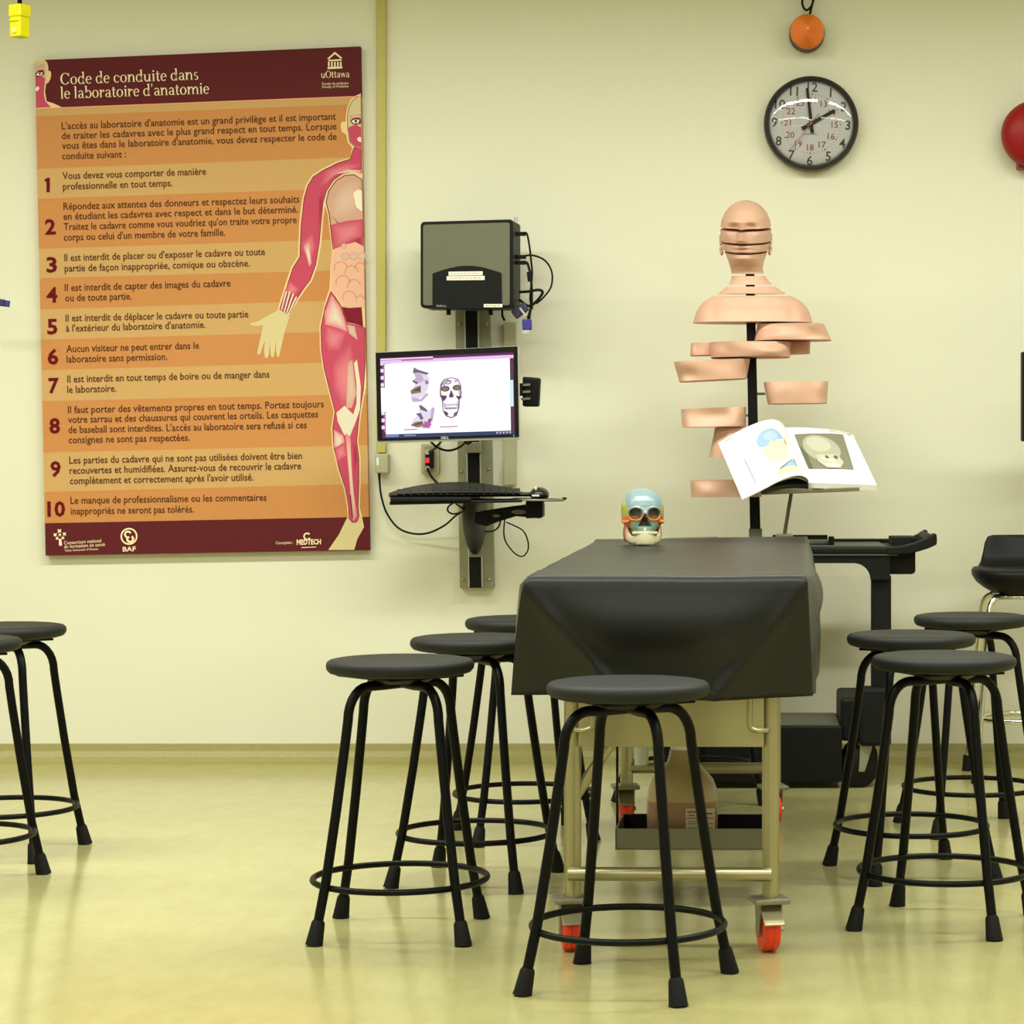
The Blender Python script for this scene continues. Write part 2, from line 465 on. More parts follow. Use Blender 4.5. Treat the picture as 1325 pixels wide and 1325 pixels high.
# logos
mb = MB()
def ppoly(mb, pts, lift=LIFT): mb.poly([PP(x, y, lift) for x, y in pts])
def pring(mb, cx, cy, r0, r1, a0=0, a1=360, n=24, lift=LIFT):
    for i in range(n):
        a = math.radians(a0+(a1-a0)*i/n); b = math.radians(a0+(a1-a0)*(i+1)/n)
        ppoly(mb, [(cx+r0*math.cos(a), cy-r0*math.sin(a)), (cx+r1*math.cos(a), cy-r1*math.sin(a)), (cx+r1*math.cos(b), cy-r1*math.sin(b)), (cx+r0*math.cos(b), cy-r0*math.sin(b))], lift)
ptext(mb, 'uOttawa', 415.5, 101, 452.5, 100, 13, serif=True)
ptext(mb, 'Faculté de médecine', 417, 110, 451, 109, 4.6)
ptext(mb, 'Faculty of Medicine', 417, 114, 451, 113, 4.6)
ppoly(mb, [(423.5,76),(433.3,67),(443,75),(441,76),(433.3,70),(425.5,77)])
ppoly(mb, [(425,77.5),(442,76.5),(442,78.5),(425,79.5)])
for x in (425.5, 429.5, 433.4, 437.3, 441): ppoly(mb, [(x-1,80),(x+1,80),(x+1,86.5),(x-1,86.5)])
ppoly(mb, [(424,87),(443,86),(443,88.5),(424,89.5)])
obj('university_logo', mb, M_pc, poster); mb = MB()
for (cx, cy, r) in [(77,687,3.6),(71.5,692,3.2),(83.5,691,3.2),(74,696.5,2.8),(81.5,696,2.8),(77.5,692,2.6)]:
    ppoly(mb, [(cx+r*math.cos(a*PI/4)*(1 if a%2 else 0.45), cy+r*math.sin(a*PI/4)*(1 if a%2 else 0.45)) for a in range(8)])
ppoly(mb, [(76.3,697),(79.3,697),(80.5,706),(76.5,706)])
ptext(mb, 'Consortium national', 83, 704.6, 131, 701.6, 6.6)
ptext(mb, 'de formation en santé', 83, 709.6, 136, 706.4, 6.6)
ptext(mb, "Volet Université d'Ottawa", 84, 713.8, 127, 711.6, 4.2)
obj('consortium_logo', mb, M_pc, poster); mb = MB()
pring(mb, 167, 694, 9, 11)
pring(mb, 165.6, 691.5, 2.6, 5.0, 20, 300, 14)
pring(mb, 168.6, 697.5, 2.4, 5.2, 160, 420, 14)
ptext(mb, 'BAF', 159, 713.6, 176, 713, 8.5, off=0.02)
obj('round_logo', mb, M_pc, poster); mb = MB()
ptext(mb, 'Conception :', 357, 704.3, 379.5, 703.6, 5.6)
ptext(mb, 'MEDTECH', 384, 704.8, 415.5, 704, 9.2, off=0.035)
pring(mb, 397.5, 694, 3.0, 5.0, 40, 330, 14)
ppoly(mb, [(390,708),(409,707.3),(409,708.3),(390,709)])
obj('designer_logo', mb, M_pc, poster)
mb = MB()
for i in range(12):
    xa = 48+i*(466-48)/12; xb = 48+(i+1)*(466-48)/12
    ppoly(mb, [(xa, 140-(xa-48)*0.0383), (xb, 140-(xb-48)*0.0383), (xb, 141.6-(xb-48)*0.0383), (xa, 141.6-(xa-48)*0.0383)], 0.0008)
obj('edge_line', mb, mat('print_salmon', (233, 150, 110), 0.5, var=0), poster)

# printed figure
F_C = {'halo': (236, 202, 152), 'skin': (212, 194, 146), 'pink': (196, 74, 100), 'deep': (160, 38, 66), 'pale': (218, 184, 165), 'tendon': (226, 214, 190), 'line': (105, 30, 40), 'org': (206, 160, 140), 'gut': (232, 178, 152), 'gutd': (196, 126, 110), 'maroon': (128, 22, 44), 'white': (240, 228, 205), 'rose': (222, 128, 138)}
keys = list(F_C)
figm = mat_attr('print_figure', 0.65, 0.15)
fig = MB()
FIGN = [0]
SOFT = {'rose': 'pink', 'tendon': 'rose', 'deep': 'pink', 'pale': 'org'}
def fp(k, pts, lv, soft=True):
    FIGN[0] += 1
    lift = 0.0005+0.00003*FIGN[0]
    c1 = rgb(*F_C[k]); c0 = rgb(*F_C[SOFT[k]]) if k in SOFT and soft else c1
    if not (k in SOFT and soft):
        fig.col = c1; ppoly(fig, pts, lift); return
    # printed shading: the tone blends into its surroundings towards the rim
    n = len(pts); cx_ = sum(p[0] for p in pts)/n; cy_ = sum(p[1] for p in pts)/n
    inn = [(cx_+(p[0]-cx_)*0.5, cy_+(p[1]-cy_)*0.5) for p in pts]
    V3 = [PP(x, y, lift) for x, y in pts]+[PP(x, y, lift) for x, y in inn]+[PP(cx_, cy_, lift)]
    F3 = []
    for i in range(n):
        j = (i+1) % n
        F3 += [(i, j, n+j, n+i), (n+i, n+j, 2*n)]
    mid = tuple((a*0.35+b*0.65) for a, b in zip(c0, c1))
    fig.add(V3, F3, [c0]*n+[mid]*n+[c1])
def inset(pts, d):
    n = len(pts); out = []
    A = sum(pts[i][0]*pts[(i+1)%n][1]-pts[(i+1)%n][0]*pts[i][1] for i in range(n))
    sg = 1 if A > 0 else -1
    for i in range(n):
        a = Vector(pts[i-1]); b = Vector(pts[i]); c = Vector(pts[(i+1)%n])
        e1 = (b-a).normalized(); e2 = (c-b).normalized()
        nn = Vector((-e1.y-e2.y, e1.x+e2.x))*sg
        if nn.length < 1e-6: nn = Vector((-e1.y, e1.x))*sg
        nn.normalize(); out.append((b.x+nn.x*d, b.y+nn.y*d))
    return out
sil = [(467,121),(461,123.5),(454,128.5),(449.5,138),(447.2,150),(447.4,157),(441.8,158),(440.8,163),(442.5,171),(447.8,174),(449.9,184.6),(455.5,191),(453.5,204),(436,208.7),(416.6,218.4),(403.4,226.8),(396,239),(391.3,255.8),(389.3,270),(387,293),(385.6,331.4),(376.4,346.3),(369.8,366.2),(361.5,392.8),(359.5,401),(374,408),(386.4,387.8),(395,375),(404,363),(411,343),(415.8,314.8),(418.3,285),(420.3,266),(424,277),(427.8,310),(429.8,323),(427.6,346),(426.5,373),(419,396),(413.4,422.7),(414,451),(417.3,475),(424,503),(431.6,532.6),(428.5,554),(429.8,577.7),(436.5,607),(445,632.6),(449,656),(450,668),(438.8,691.4),(425,711.5),(458.4,711.5),(462.4,697.3),(471,682),(468.3,668),(465.5,656),(466.6,626.7),(466.6,593.3),(463.8,569.8),(467,538),(472.5,505),(474.2,500),(472.5,420),(471,330),(469,220),(468,160)]
fp('halo', sil, 0)
fp('skin', [(450,668),(439.5,691.4),(426.5,711),(457.6,711),(461.6,697.3),(470,682),(467.5,668)], 1)
hand = [(360,401),(345,409.4),(333,416),(323.3,418.5),(326,421),(330,421.9),(340.8,421),(338.5,430),(336.6,439.3),(332.5,456.7),(334.5,459),(337.5,457),(340,448),(343,441),(341.5,455),(343,463),(346,463.5),(348,458),(349.5,443),(349.8,456),(351,462),(354,462),(355.5,456),(357,442),(357.3,456),(358.5,462),(361,462),(363.5,450.9),(368,431),(372,418),(374.8,409.4),(368,404)]
fp('skin', hand, 1)
arm = [(453,205.5),(437,210.5),(418,220),(405,228.5),(398,240),(393,257),(389,293),(387.6,332),(378.5,347),(372,367),(364,392.5),(361.5,400.5),(372,406.5),(384.5,387),(393,374),(402,362),(409,342.5),(413.5,314.5),(416.3,285),(418.5,262),(423,247),(432,233),(444,225),(460,222),(468.5,224),(468,192),(462,190),(457.2,191.5)]
fp('line', arm, 2); fp('pink', inset(arm, 1.0), 3)
head = [(467.2,124),(461,126),(455.5,130.5),(451.2,139),(449.2,150),(449.8,168),(452,184),(459,190.5),(468,193)]
fp('line', head, 2); fp('skin', inset(head, 0.8), 3)
fp('pink', [(450.5,165),(453,183),(459.5,189.5),(467.5,191.5),(467.3,165),(460,161)], 4)
fp('pale', [(453,149),(467,147),(467,155),(453,156)], 4)
fp('line', [(453,156.5),(457,152.8),(464,152),(467,154),(467,160),(462,161.5),(456,160.5)], 5)
fp('white', [(454.6,156.8),(459,154.4),(465,155),(464,159.3),(458,159.8)], 6)
fp('line', [(459,155),(462,155),(462,158.6),(459,158.6)], 7)
fp('white', [(462,180),(464.5,177),(467.4,178),(467.5,184),(464,183)], 5)
fp('rose', [(419,221),(437,214),(452,210),(467,211),(467,216),(446,221),(432,228),(421,238),(412,243)], 4)
fp('tendon', [(428,226),(448,219),(467.5,220),(467.5,225),(452,223)], 5)
fp('deep', [(412,252),(420,240),(417.6,262),(415.5,284),(411.5,300)], 4)
fp('rose', [(391,312),(405,300),(409,320),(404,335),(396,332),(390,322)], 4)
fp('tendon', [(393,318),(400,312),(402,330),(403.5,341),(400,345),(397,333)], 5)
fp('rose', [(375,362),(388,374),(381,383),(367,380)], 4)
for a, b in [((371,377),(364.5,401)), ((375.5,377),(368,404)), ((380,380),(371,405.5)), ((384,384),(374,405))]:
    fp('tendon', [(a[0]-1.4,a[1]),(a[0]+0.9,a[1]),(b[0]+0.6,b[1]),(b[0]-1,b[1])], 5, False)
    fp('maroon', [(a[0]+0.9,a[1]),(a[0]+1.9,a[1]),(b[0]+1.4,b[1]),(b[0]+0.6,b[1])], 5)
torso = [(421.5,262),(425,247),(434,234),(446,226.5),(458,225.5),(468.8,232),(471.2,330),(470,324),(466,322),(446,322),(431,323),(429,310),(425.5,277)]
fp('line', torso, 4); fp('org', inset(torso, 1.2), 5)
fp('pale', [(430,260),(440,240),(455,232),(466,236),(468,268),(455,280),(436,284),(429,280)], 6)
fp('white', [(457,250),(463,245),(468.3,247),(468.8,274),(461,268)], 7)
fp('rose', [(428,291),(448,286),(469.8,283.5),(470.3,306),(458,310),(446,318),(432,322)], 6)
fp('deep', [(447,316),(458,310),(470,305),(470.5,318),(458,318)], 7)
fp('gut', [(431,323),(446,317),(460,313),(467,317),(470.8,320),(471.6,398),(462,398),(452,397),(444,396),(436,383),(428.5,374),(428.8,346)], 7)
for k in range(3):
    fp('pale', [(447+k*10.5+6.0*math.cos(PI*i/8), 332-k*0.3+5.4*math.sin(PI*i/8)) for i in range(16)], 8)
for k, (cx, cy, r) in enumerate([(441,347,9),(455,352,9),(466,346,7),(444,366,10),(458,370,9),(452,385,9),(466,388,6)]):
    fig.col = rgb(*F_C['gutd']); pring(fig, cx, cy, r-1.2, r-0.3, 0, 200, 12, 0.0006+0.00003*FIGN[0])
fp('pale', [(445+3.6*math.cos(PI*i/6), 318.5+3.6*math.sin(PI*i/6)) for i in range(12)], 9)
fp('maroon', [(443,397),(452,398.5),(468,397.5),(470,423),(459,419),(449,417)], 8)
leg = [(428,376),(420.5,397),(415,423),(415.6,451),(419,476),(425.5,502),(433.2,532.6),(430.2,554),(431.4,577),(438,606),(446.6,632),(450.6,655),(451.5,671),(456,676.5),(462,675.5),(465,668),(463.6,655),(464.8,626),(464.8,593),(462,570),(465.2,538),(470.6,504),(473,470),(472.5,424),(459,420),(449,418),(443,398),(434,384)]
fp('line', leg, 2); fp('pink', inset(leg, 0.9), 3)
fp('tendon', [(429,381),(440,396),(447,416),(450,430),(436,424),(421,420),(420,405)], 4)
fp('rose', [(421,420),(436,424),(450,430),(440,455),(425,455),(419,440)], 4)
fp('pale', [(449,420),(459,422),(463,440),(452,432)], 5)
fp('rose', [(440,455),(455,440),(464,500),(458,530),(442,528),(430,500),(430,470)], 4)
fp('pale', [(450,470),(456,465),(461,510),(455,528),(448,528)], 5)
fp('tendon', [(458,470),(462,465),(467,500),(466,530),(458,552),(456,541),(461.5,522),(461.5,496)], 5, False)
fp('tendon', [(437,545),(435.5,534),(446,525),(457,536),(458.5,550),(452,567),(445,562)], 5, False)
fp('tendon', [(432,556),(444,563),(446,572),(440,584),(432,578)], 4)
fp('rose', [(433,580),(446,572),(450,590),(436,598)], 4)
fp('tendon', [(447,560),(453.5,565),(455,600),(458,640),(462,668),(457,674),(454,650),(451,610)], 5)
fp('deep', [(456,570),(462,573),(464,600),(458,615)], 4)
fp('line', [(452.5,640),(454,640),(457,670),(455.5,670)], 6)
# head on the far left corner
hd = [(45.3,78),(57.5,77.3),(61.2,81),(62.8,87),(62.6,91.5),(65.5,92),(66.6,96),(65.2,103),(62.4,107.5),(60,108.5),(58.5,118),(60.5,131),(70,134),(80.5,139),(46.5,141)]
fp('halo', hd, 1)
fp('skin', [(45.6,79),(56.5,78.5),(60,82),(61.2,90),(61,106),(58,113),(46.2,120)], 2)
fp('pale', [(45.6,86),(57.5,82),(58.5,104),(46,112)], 3)
fp('pink', [(46.1,97),(58.6,101),(57.5,114),(57,122),(59,131),(66,138.8),(46.8,139.8)], 3)
fp('line', [(45.6,95.5),(50,91),(56,90.5),(58,95),(54,99.5),(47,99.3)], 4)
fp('white', [(47,96.5),(50.5,93.3),(55.5,93.8),(54,98),(48.5,98)], 5)
fp('line', [(50.5,93.6),(53,93.6),(53,96.8),(50.5,96.8)], 6)
fp('white', [(46.2,114),(49.5,111.5),(51.5,114.5),(49,118),(46.4,117.5)], 5)
obj('figure', fig, figm, poster, recalc=False)

# ------------------------------------------------------------------ wall raceways and boxes
V = Vector
def quad_slab(mb, pts, D, th, Ds=None):
    f = [P(x, y, (Ds[i] if Ds else D)) for i, (x, y) in enumerate(pts)]
    n = (f[1]-f[0]).cross(f[2]-f[1]).normalized()
    if n.y < 0: n = -n
    return mb.hexa(f, [p+n*th for p in f])
def rr(x0, y0, x1, y1, r, n=4):
    # rounded rectangle in picture order, as (x, y)
    out = []
    for (cx, cy, a0) in [(x1-r, y0+r, -90), (x1-r, y1-r, 0), (x0+r, y1-r, 90), (x0+r, y0+r, 180)]:
        for i in range(n+1):
            a = math.radians(a0+90*i/n); out.append((cx+r*math.cos(a), cy+r*math.sin(a)))
    return out

M_race = mat('raceway_paint', (186, 174, 92), 0.5, var=0.04)
M_race2 = mat('raceway_grey', (176, 172, 138), 0.5, var=0.04)
top('cable_raceway', MB().box(P(487.5,0,8.885).x, P(499.5,0,8.885).x, 8.875, 8.899, P(0,586,8.885).z, CEIL-0.002), M_race,
    'narrow olive yellow cable channel running up the wall beside the poster', 'cable channel', base=tuple(P(493.5,586,8.888)), bevel=0.003)
top('cable_raceway', MB().box(P(652,0,8.885).x, P(668,0,8.885).x, 8.875, 8.899, P(0,628,8.885).z, P(0,417,8.885).z), M_race2,
    'short greyish cable channel on the wall behind the monitor', 'cable channel', base=tuple(P(660,628,8.888)), bevel=0.003)
# junction box below the channel, with the cable leaving it
jb = thing('junction_box', tuple(P(494,612,8.88)), 'small grey junction box at the foot of the olive cable channel', 'junction box')
obj('housing', MB().box(P(486,0,8.86).x, P(503,0,8.86).x, 8.845, 8.899, P(0,612,8.86).z, P(0,587,8.86).z), mat('box_grey', (176,172,140), 0.5), jb, bevel=0.004)
obj('cover_label', MB().box(P(487.2,0,8.844).x, P(490,0,8.844).x, 8.8435, 8.846, P(0,602,8.844).z, P(0,592,8.844).z), M_white, jb)
cb = thing('cable', tuple(P(490.5,612,8.86)), 'black cable sagging from the grey junction box to under the keyboard tray', 'cable')
obj('plug', MB().tube([P(490.5,611.5,8.855), P(491,622,8.855)], 0.0055, 10, False, 0.004), M_rubber, cb, smooth=True, flat_angle=50)
obj('cord', MB().tube(smooth_path([P(491,620,8.855), P(493,640,8.86), P(500,663,8.86), P(514,682,8.86), P(532,690,8.86), P(553,690,8.85), P(575,680,8.8), P(590,667,8.7), P(602,660,8.6)]), 0.0036, 8), M_rubber, cb, smooth=True)

# ------------------------------------------------------------------ wall mount rail
mt = thing('wall_mount_rail', tuple(P(617,762,8.88)), 'tall grey aluminium wall rail carrying computer, monitor and keyboard tray', 'wall mount')
Dm = 8.87
obj('back_plate', quad_slab(MB(), [(595,761),(639.5,761),(634,402),(589,402)], Dm, 0.025), M_plate, mt, bevel=0.002)
obj('rail', quad_slab(MB(), [(606,760),(624.5,760),(619,402),(600.5,402)], Dm-0.025, 0.027), M_silver, mt)
obj('channel', quad_slab(MB(), [(607.5,760.5),(623,760.5),(617.5,402),(602,402)], Dm-0.028, 0.006), M_black, mt)
for (x, y) in [(629,419),(594.5,419),(632,607),(633,750),(597,610),(599,750)]:
    obj('screw', MB().lathe([(0.0,0),(0.007,0.0),(0.006,0.003),(0.0,0.004)], P(x, y, Dm-0.0), (0,-1,0), 12), M_steel, mt, smooth=True)

# ------------------------------------------------------------------ mini computer
pc = thing('computer', tuple(P(605,399,8.7)), 'grey and black flat desktop computer mounted upright above the monitor', 'computer')
Dp = 8.62
def yawed(x, y, extra=0.0):
    # front face of the case: its right edge is a little nearer
    t = (x-544)/(664-544)
    return P(x, y-(t*3.5)*((397-y)/115.0)+1.0, Dp-0.03*t-extra)
fr = [yawed(x, y) for x, y in rr(544, 286, 664, 397.5, 5)]
mbk = MB().prism(fr, (0.012, 0.15, 0))
obj('case', mbk, M_black, pc, bevel=0.003)
obj('front_panel', MB().prism([yawed(x, y, 0.006) for x, y in rr(547.5, 290, 659.5, 394, 3)], (0, 0.01, 0)), mat('front_panel_grey', (102, 102, 82), 0.5, metal=0.3, var=0.05, scale=60), pc)
arch = [(559.5,398.5),(559.5,353)]+[(559.5+89*i/12, 353-9.5*math.sin(PI*i/12)) for i in range(1,12)]+[(648.5,353),(649.5,399.5)]
obj('drive_door', MB().prism([yawed(x, y, 0.012) for x, y in arch], (0, 0.012, 0)), M_black, pc, bevel=0.002)
for (x0,x1,y0,y1) in [(580.5,624.5,351,356),(578,627,356.8,362),(626,650,392.5,396.5)]:
    lb = obj('sticker', MB().prism([yawed(x, y, 0.0135) for x, y in [(x0,y1),(x1,y1),(x1,y0),(x0,y0)]], (0, 0.002, 0)), mat('sticker_paper', (244, 238, 220), 0.6, var=0.02), pc)
for y, x0, x1 in [(353.5, 583, 622), (359.4, 581, 624), (394.5, 628, 648)]:
    x = x0; mb = MB()
    while x < x1:
        wd = random.uniform(2, 5); mb.prism([yawed(a, b, 0.0142) for a, b in [(x,y+0.5),(min(x+wd,x1),y+0.5),(min(x+wd,x1),y-0.5),(x,y-0.5)]], (0,0.0008,0)); x += wd+1.4
    obj('sticker_print', mb, mat('sticker_ink', (190, 130, 110), 0.6, var=0), pc)
mb = MB(); p0 = yawed(565,396,0.0135); p1 = yawed(578,396,0.0135)
lay_text(mb, text_geo('DELL', 0.02), p0, p1, V((0,0,0.009)), (0,-0.0006,0))
obj('logo', mb, mat('logo_grey', (150,150,145), 0.4), pc)
for x in (580.5, 635): obj('knob', MB().cyl(yawed(x, 398, -0.03), yawed(x, 406.5, -0.03), 0.008, 14), M_black, pc, smooth=True, flat_angle=40)
for y in (301, 331, 338.5): obj('connector', MB().box(P(671,0,8.62).x-0.01, P(679,0,8.62).x, 8.66, 8.68, P(0,y+2.5,8.62).z, P(0,y-2.5,8.62).z), M_black, pc, bevel=0.002)
for (x, y) in [(667.5, 284)]: obj('antenna_nut', MB().cyl(P(x,y+2,8.68), P(x,y-3,8.68), 0.007, 10), M_silver, pc, smooth=True, flat_angle=40)
obj('mount_bracket', MB().box(P(594,0,8.8).x, P(628,0,8.8).x, 8.765, 8.84, P(0,398,8.8).z, P(0,330,8.8).z), M_black, pc)

# cables at the side of the computer
cab = thing('cable', tuple(P(692,410,8.7)), 'black cable bundle looping out of the right side of the wall computer', 'cable')
obj('cord', MB().tube(smooth_path([P(678,301,8.66),P(682,303,8.65),P(685,318,8.64),P(687,335,8.66),P(688.5,355,8.68),P(686,385,8.68),P(688,398,8.68)]), 0.0034, 8), M_rubber, cab, smooth=True)
obj('cord', MB().tube(smooth_path([P(678,331,8.66),P(690,330.5,8.66),P(705,337,8.68),P(714,352,8.70),P(713,371,8.70),P(703,385,8.70),P(694,393,8.69)]), 0.0034, 8), M_rubber, cab, smooth=True)
obj('cord', MB().tube(smooth_path([P(678,338.5,8.66),P(683,342,8.66),P(687,360,8.64),P(688,378,8.65),P(688,400,8.66)]), 0.0045, 8), M_rubber, cab, smooth=True)
obj('cord', MB().tube(smooth_path([P(672,378,8.66),P(685,377,8.65),P(697,375,8.65),P(702,379,8.65),P(694,390,8.66),P(684,396,8.66),P(672,388,8.68)]), 0.005, 8), M_rubber, cab, smooth=True)
obj('cord', MB().tube(smooth_path([P(650,399,8.7),P(650,408,8.7),P(653,415,8.7)]), 0.004, 8), M_rubber, cab, smooth=True)
obj('ferrite', MB().cyl(P(684.5,352,8.64), P(686,364,8.64), 0.0085, 12), M_rubber, cab, smooth=True, flat_angle=50)
M_blue = mat('blue_connector', (52, 44, 140), 0.45, var=0.05)
vg = thing('video_plug', tuple(P(668,410,8.64)), 'large dark blue video connector dangling below the computer', 'plug')
u = (P(683,395,8.64)-P(657,415,8.64)).normalized(); vv = V((u.z,0,-u.x))
def orient_box(c, u, v, wu, wv, th):
    c = V(c); f = [c-u*wu-v*wv, c+u*wu-v*wv, c+u*wu+v*wv, c-u*wu+v*wv]
    return MB().hexa([p-V((0,th,0)) for p in f], [p+V((0,th,0)) for p in f])
obj('shell', orient_box(P(673,402,8.64), u, vv, 0.028, 0.017, 0.009), mat('navy_plug', (36,33,72), 0.45), vg, bevel=0.004)
obj('collar', orient_box(P(677,404,8.635), u, vv, 0.003, 0.018, 0.0105), M_silver, vg)
vg2 = thing('video_plug', tuple(P(681,431,8.64)), 'bright blue video connector with metal tip hanging lowest under the computer', 'plug')
u2 = V((0.04,0,-1)).normalized(); v2 = V((1,0,0.04)).normalized()
obj('shell', orient_box(P(682,420,8.64), u2, v2, 0.019, 0.0165, 0.009), M_blue, vg2, bevel=0.004)
obj('metal_tip', orient_box(P(680.5,429.5,8.64), u2, v2, 0.007, 0.013, 0.006), M_silver, vg2, bevel=0.001)
obj('strain_relief', MB().tube([P(687,398,8.66), P(684,412,8.64)], 0.004, 8, False, 0.007), M_rubber, vg2, smooth=True)

# ------------------------------------------------------------------ monitor
mon = thing('monitor', tuple(P(580,574,8.35)), 'widescreen black monitor with silver edge showing skull pictures on the wall rail', 'monitor')
MDL, MDR = 8.42, 8.22
C_TL, C_TR, C_BR, C_BL = P(486,456,MDL), P(670,447.5,MDR), P(672,568.5,MDR), P(488.5,574,MDL)
mn = (C_TR-C_TL).cross(C_BL-C_TL).normalized()
if mn.y > 0: mn = -mn       # points to the viewer
def MQ(u_, v_, lift=0.0):   # u right 0..1, v down 0..1 on the monitor face
    return C_TL*(1-u_)*(1-v_)+C_TR*u_*(1-v_)+C_BR*u_*v_+C_BL*(1-u_)*v_+mn*lift
def mquad(u0, v0, u1, v1, lift): return [MQ(u0,v1,lift), MQ(u1,v1,lift), MQ(u1,v0,lift), MQ(u0,v0,lift)]
obj('rear_case', MB().hexa(mquad(0,0,1,1,-0.008), [p-mn*0.05+(MQ(0.5,0.5)-p)*0.12 for p in mquad(0,0,1,1,-0.008)]), M_black, mon, bevel=0.004)
obj('silver_edge', MB().hexa(mquad(0,0,1,1.0,-0.002), mquad(0,0,1,1.0,-0.010)), M_silver, mon, bevel=0.002)
SU0, SU1, SV0, SV1 = 0.032, 0.972, 0.062, 0.945
mb = MB()
for (a,b,c,d) in [(0.003,0.004,0.997,SV0),(0.003,SV1,0.997,0.972),(0.003,SV0,SU0,SV1),(SU1,SV0,0.997,SV1)]:
    mb.hexa(mquad(a,b,c,d,0.003), mquad(a,b,c,d,-0.004))
obj('bezel', mb, M_black, mon, bevel=0.0)
def emat(name, c, s=1.0):
    m = mat(name, c, 0.3, var=0, emit=s)
    m.node_tree.nodes['Principled BSDF'].inputs['Base Color'].default_value = (0.01,0.01,0.01,1)
    return m
E = {'white': (255,255,255), 'lilac': (240,200,250), 'purple': (84,16,84), 'navy': (36,52,100), 'plum': (92,30,72), 'mag': (190,90,170), 'sk1': (198,176,214), 'sk2': (120,92,122), 'sk3': (92,56,80), 'brown': (140,120,80), 'sk0': (232,224,244), 'blue': (120,140,220), 'cyan': (214,244,250), 'pinkw': (250,225,250)}
ek = list(E); emats = [emat('screen_'+k, E[k], 0.95 if k != 'white' else 1.1) for k in ek]
scr = MB()
def SQ(x, y, lv): # x,y in a 1280x800-like crop of the photo (0..1 on the visible screen)
    return MQ(SU0+(SU1-SU0)*x, SV0+(SV1-SV0)*y, -0.0015+0.0004*lv)
def sp(k, pts, lv): scr.mi = ek.index(k); scr.poly([SQ(x, y, lv) for x, y in pts])
def sr(k, x0, y0, x1, y1, lv): sp(k, [(x0,y1),(x1,y1),(x1,y0),(x0,y0)], lv)
sr('white', 0, 0, 1, 1, 0)
sr('purple', 0, 0, 1, 0.045, 1); sr('lilac', 0, 0.035, 1, 0.075, 2); sr('pinkw', 0, 0.012, 0.4, 0.03, 2); sr('mag', 0.16, 0.028, 0.40, 0.05, 3)
sr('purple', 0, 0.06, 0.030, 1, 1); sr('plum', 0.968, 0.06, 1, 1, 1)
for k in range(10):
    y = 0.05+0.088*k
    sr('pinkw', 0.0, y, 0.025, y+0.045, 2)
    sr('mag', 0.018, y+0.055, 0.03, y+0.08, 2)
sr('white', 0.0, 0.37, 0.03, 0.67, 3); sr('cyan', 0.965, 0.34, 0.992, 0.66, 3)
sr('navy', 0.03, 0.952, 1, 1, 2); sr('blue', 0.03, 0.958, 0.13, 0.985, 3); sr('blue', 0.17, 0.965, 0.26, 0.982, 3)
for k in range(5): sr('sk1', 0.86+0.024*k, 0.962, 0.874+0.024*k, 0.985, 3)
sp('blue', [(0.02,0.08),(0.08,0.065),(0.08,0.07),(0.02,0.088)], 3)
sr('mag', 0.17, 0.895, 0.27, 0.907, 2); sr('mag', 0.44, 0.875, 0.575, 0.887, 2)
# lateral jaw and face drawings
sp('sk0', [(0.25,0.16),(0.34,0.20),(0.37,0.28),(0.36,0.40),(0.33,0.48),(0.28,0.53),(0.23,0.52),(0.23,0.44),(0.27,0.32)], 2)
sp('sk2', [(0.255,0.135),(0.285,0.165),(0.37,0.215),(0.35,0.235),(0.29,0.205),(0.245,0.205)], 3)
sp('sk1', [(0.25,0.205),(0.31,0.22),(0.33,0.30),(0.30,0.33),(0.245,0.30),(0.27,0.26)], 3)
sp('sk2', [(0.245,0.29),(0.29,0.33),(0.27,0.345),(0.24,0.31)], 4)
sp('brown', [(0.225,0.42),(0.26,0.385),(0.305,0.36),(0.305,0.45),(0.23,0.465)], 4)
sp('sk3', [(0.235,0.425),(0.27,0.405),(0.30,0.38),(0.30,0.43)], 5)
sp('sk1', [(0.33,0.29),(0.36,0.30),(0.37,0.34),(0.34,0.36)], 4); sp('sk2', [(0.345,0.31),(0.36,0.315),(0.355,0.345),(0.342,0.34)], 5)
sp('sk1', [(0.23,0.50),(0.30,0.53),(0.35,0.45),(0.36,0.48),(0.31,0.56),(0.24,0.565)], 3)
sp('sk0', [(0.29,0.62),(0.34,0.68),(0.38,0.66),(0.405,0.64),(0.39,0.80),(0.37,0.90),(0.31,0.895),(0.22,0.86),(0.24,0.78),(0.28,0.72)], 2)
sp('sk2', [(0.285,0.605),(0.305,0.605),(0.35,0.665),(0.345,0.69),(0.30,0.66)], 3)
sp('sk1', [(0.38,0.65),(0.395,0.63),(0.405,0.66),(0.39,0.80),(0.36,0.83),(0.375,0.74)], 3); sp('sk2', [(0.355,0.78),(0.385,0.77),(0.37,0.83),(0.35,0.82)], 4)
sp('sk2', [(0.26,0.705),(0.30,0.70),(0.32,0.77),(0.30,0.79),(0.285,0.745)], 3)
sp('brown', [(0.22,0.845),(0.26,0.81),(0.315,0.80),(0.32,0.86),(0.27,0.88)], 4)
sp('sk3', [(0.235,0.85),(0.27,0.825),(0.31,0.815),(0.31,0.83),(0.27,0.845)], 5)
sp('mag', [(0.33,0.80),(0.38,0.84),(0.36,0.89),(0.31,0.88)], 3)
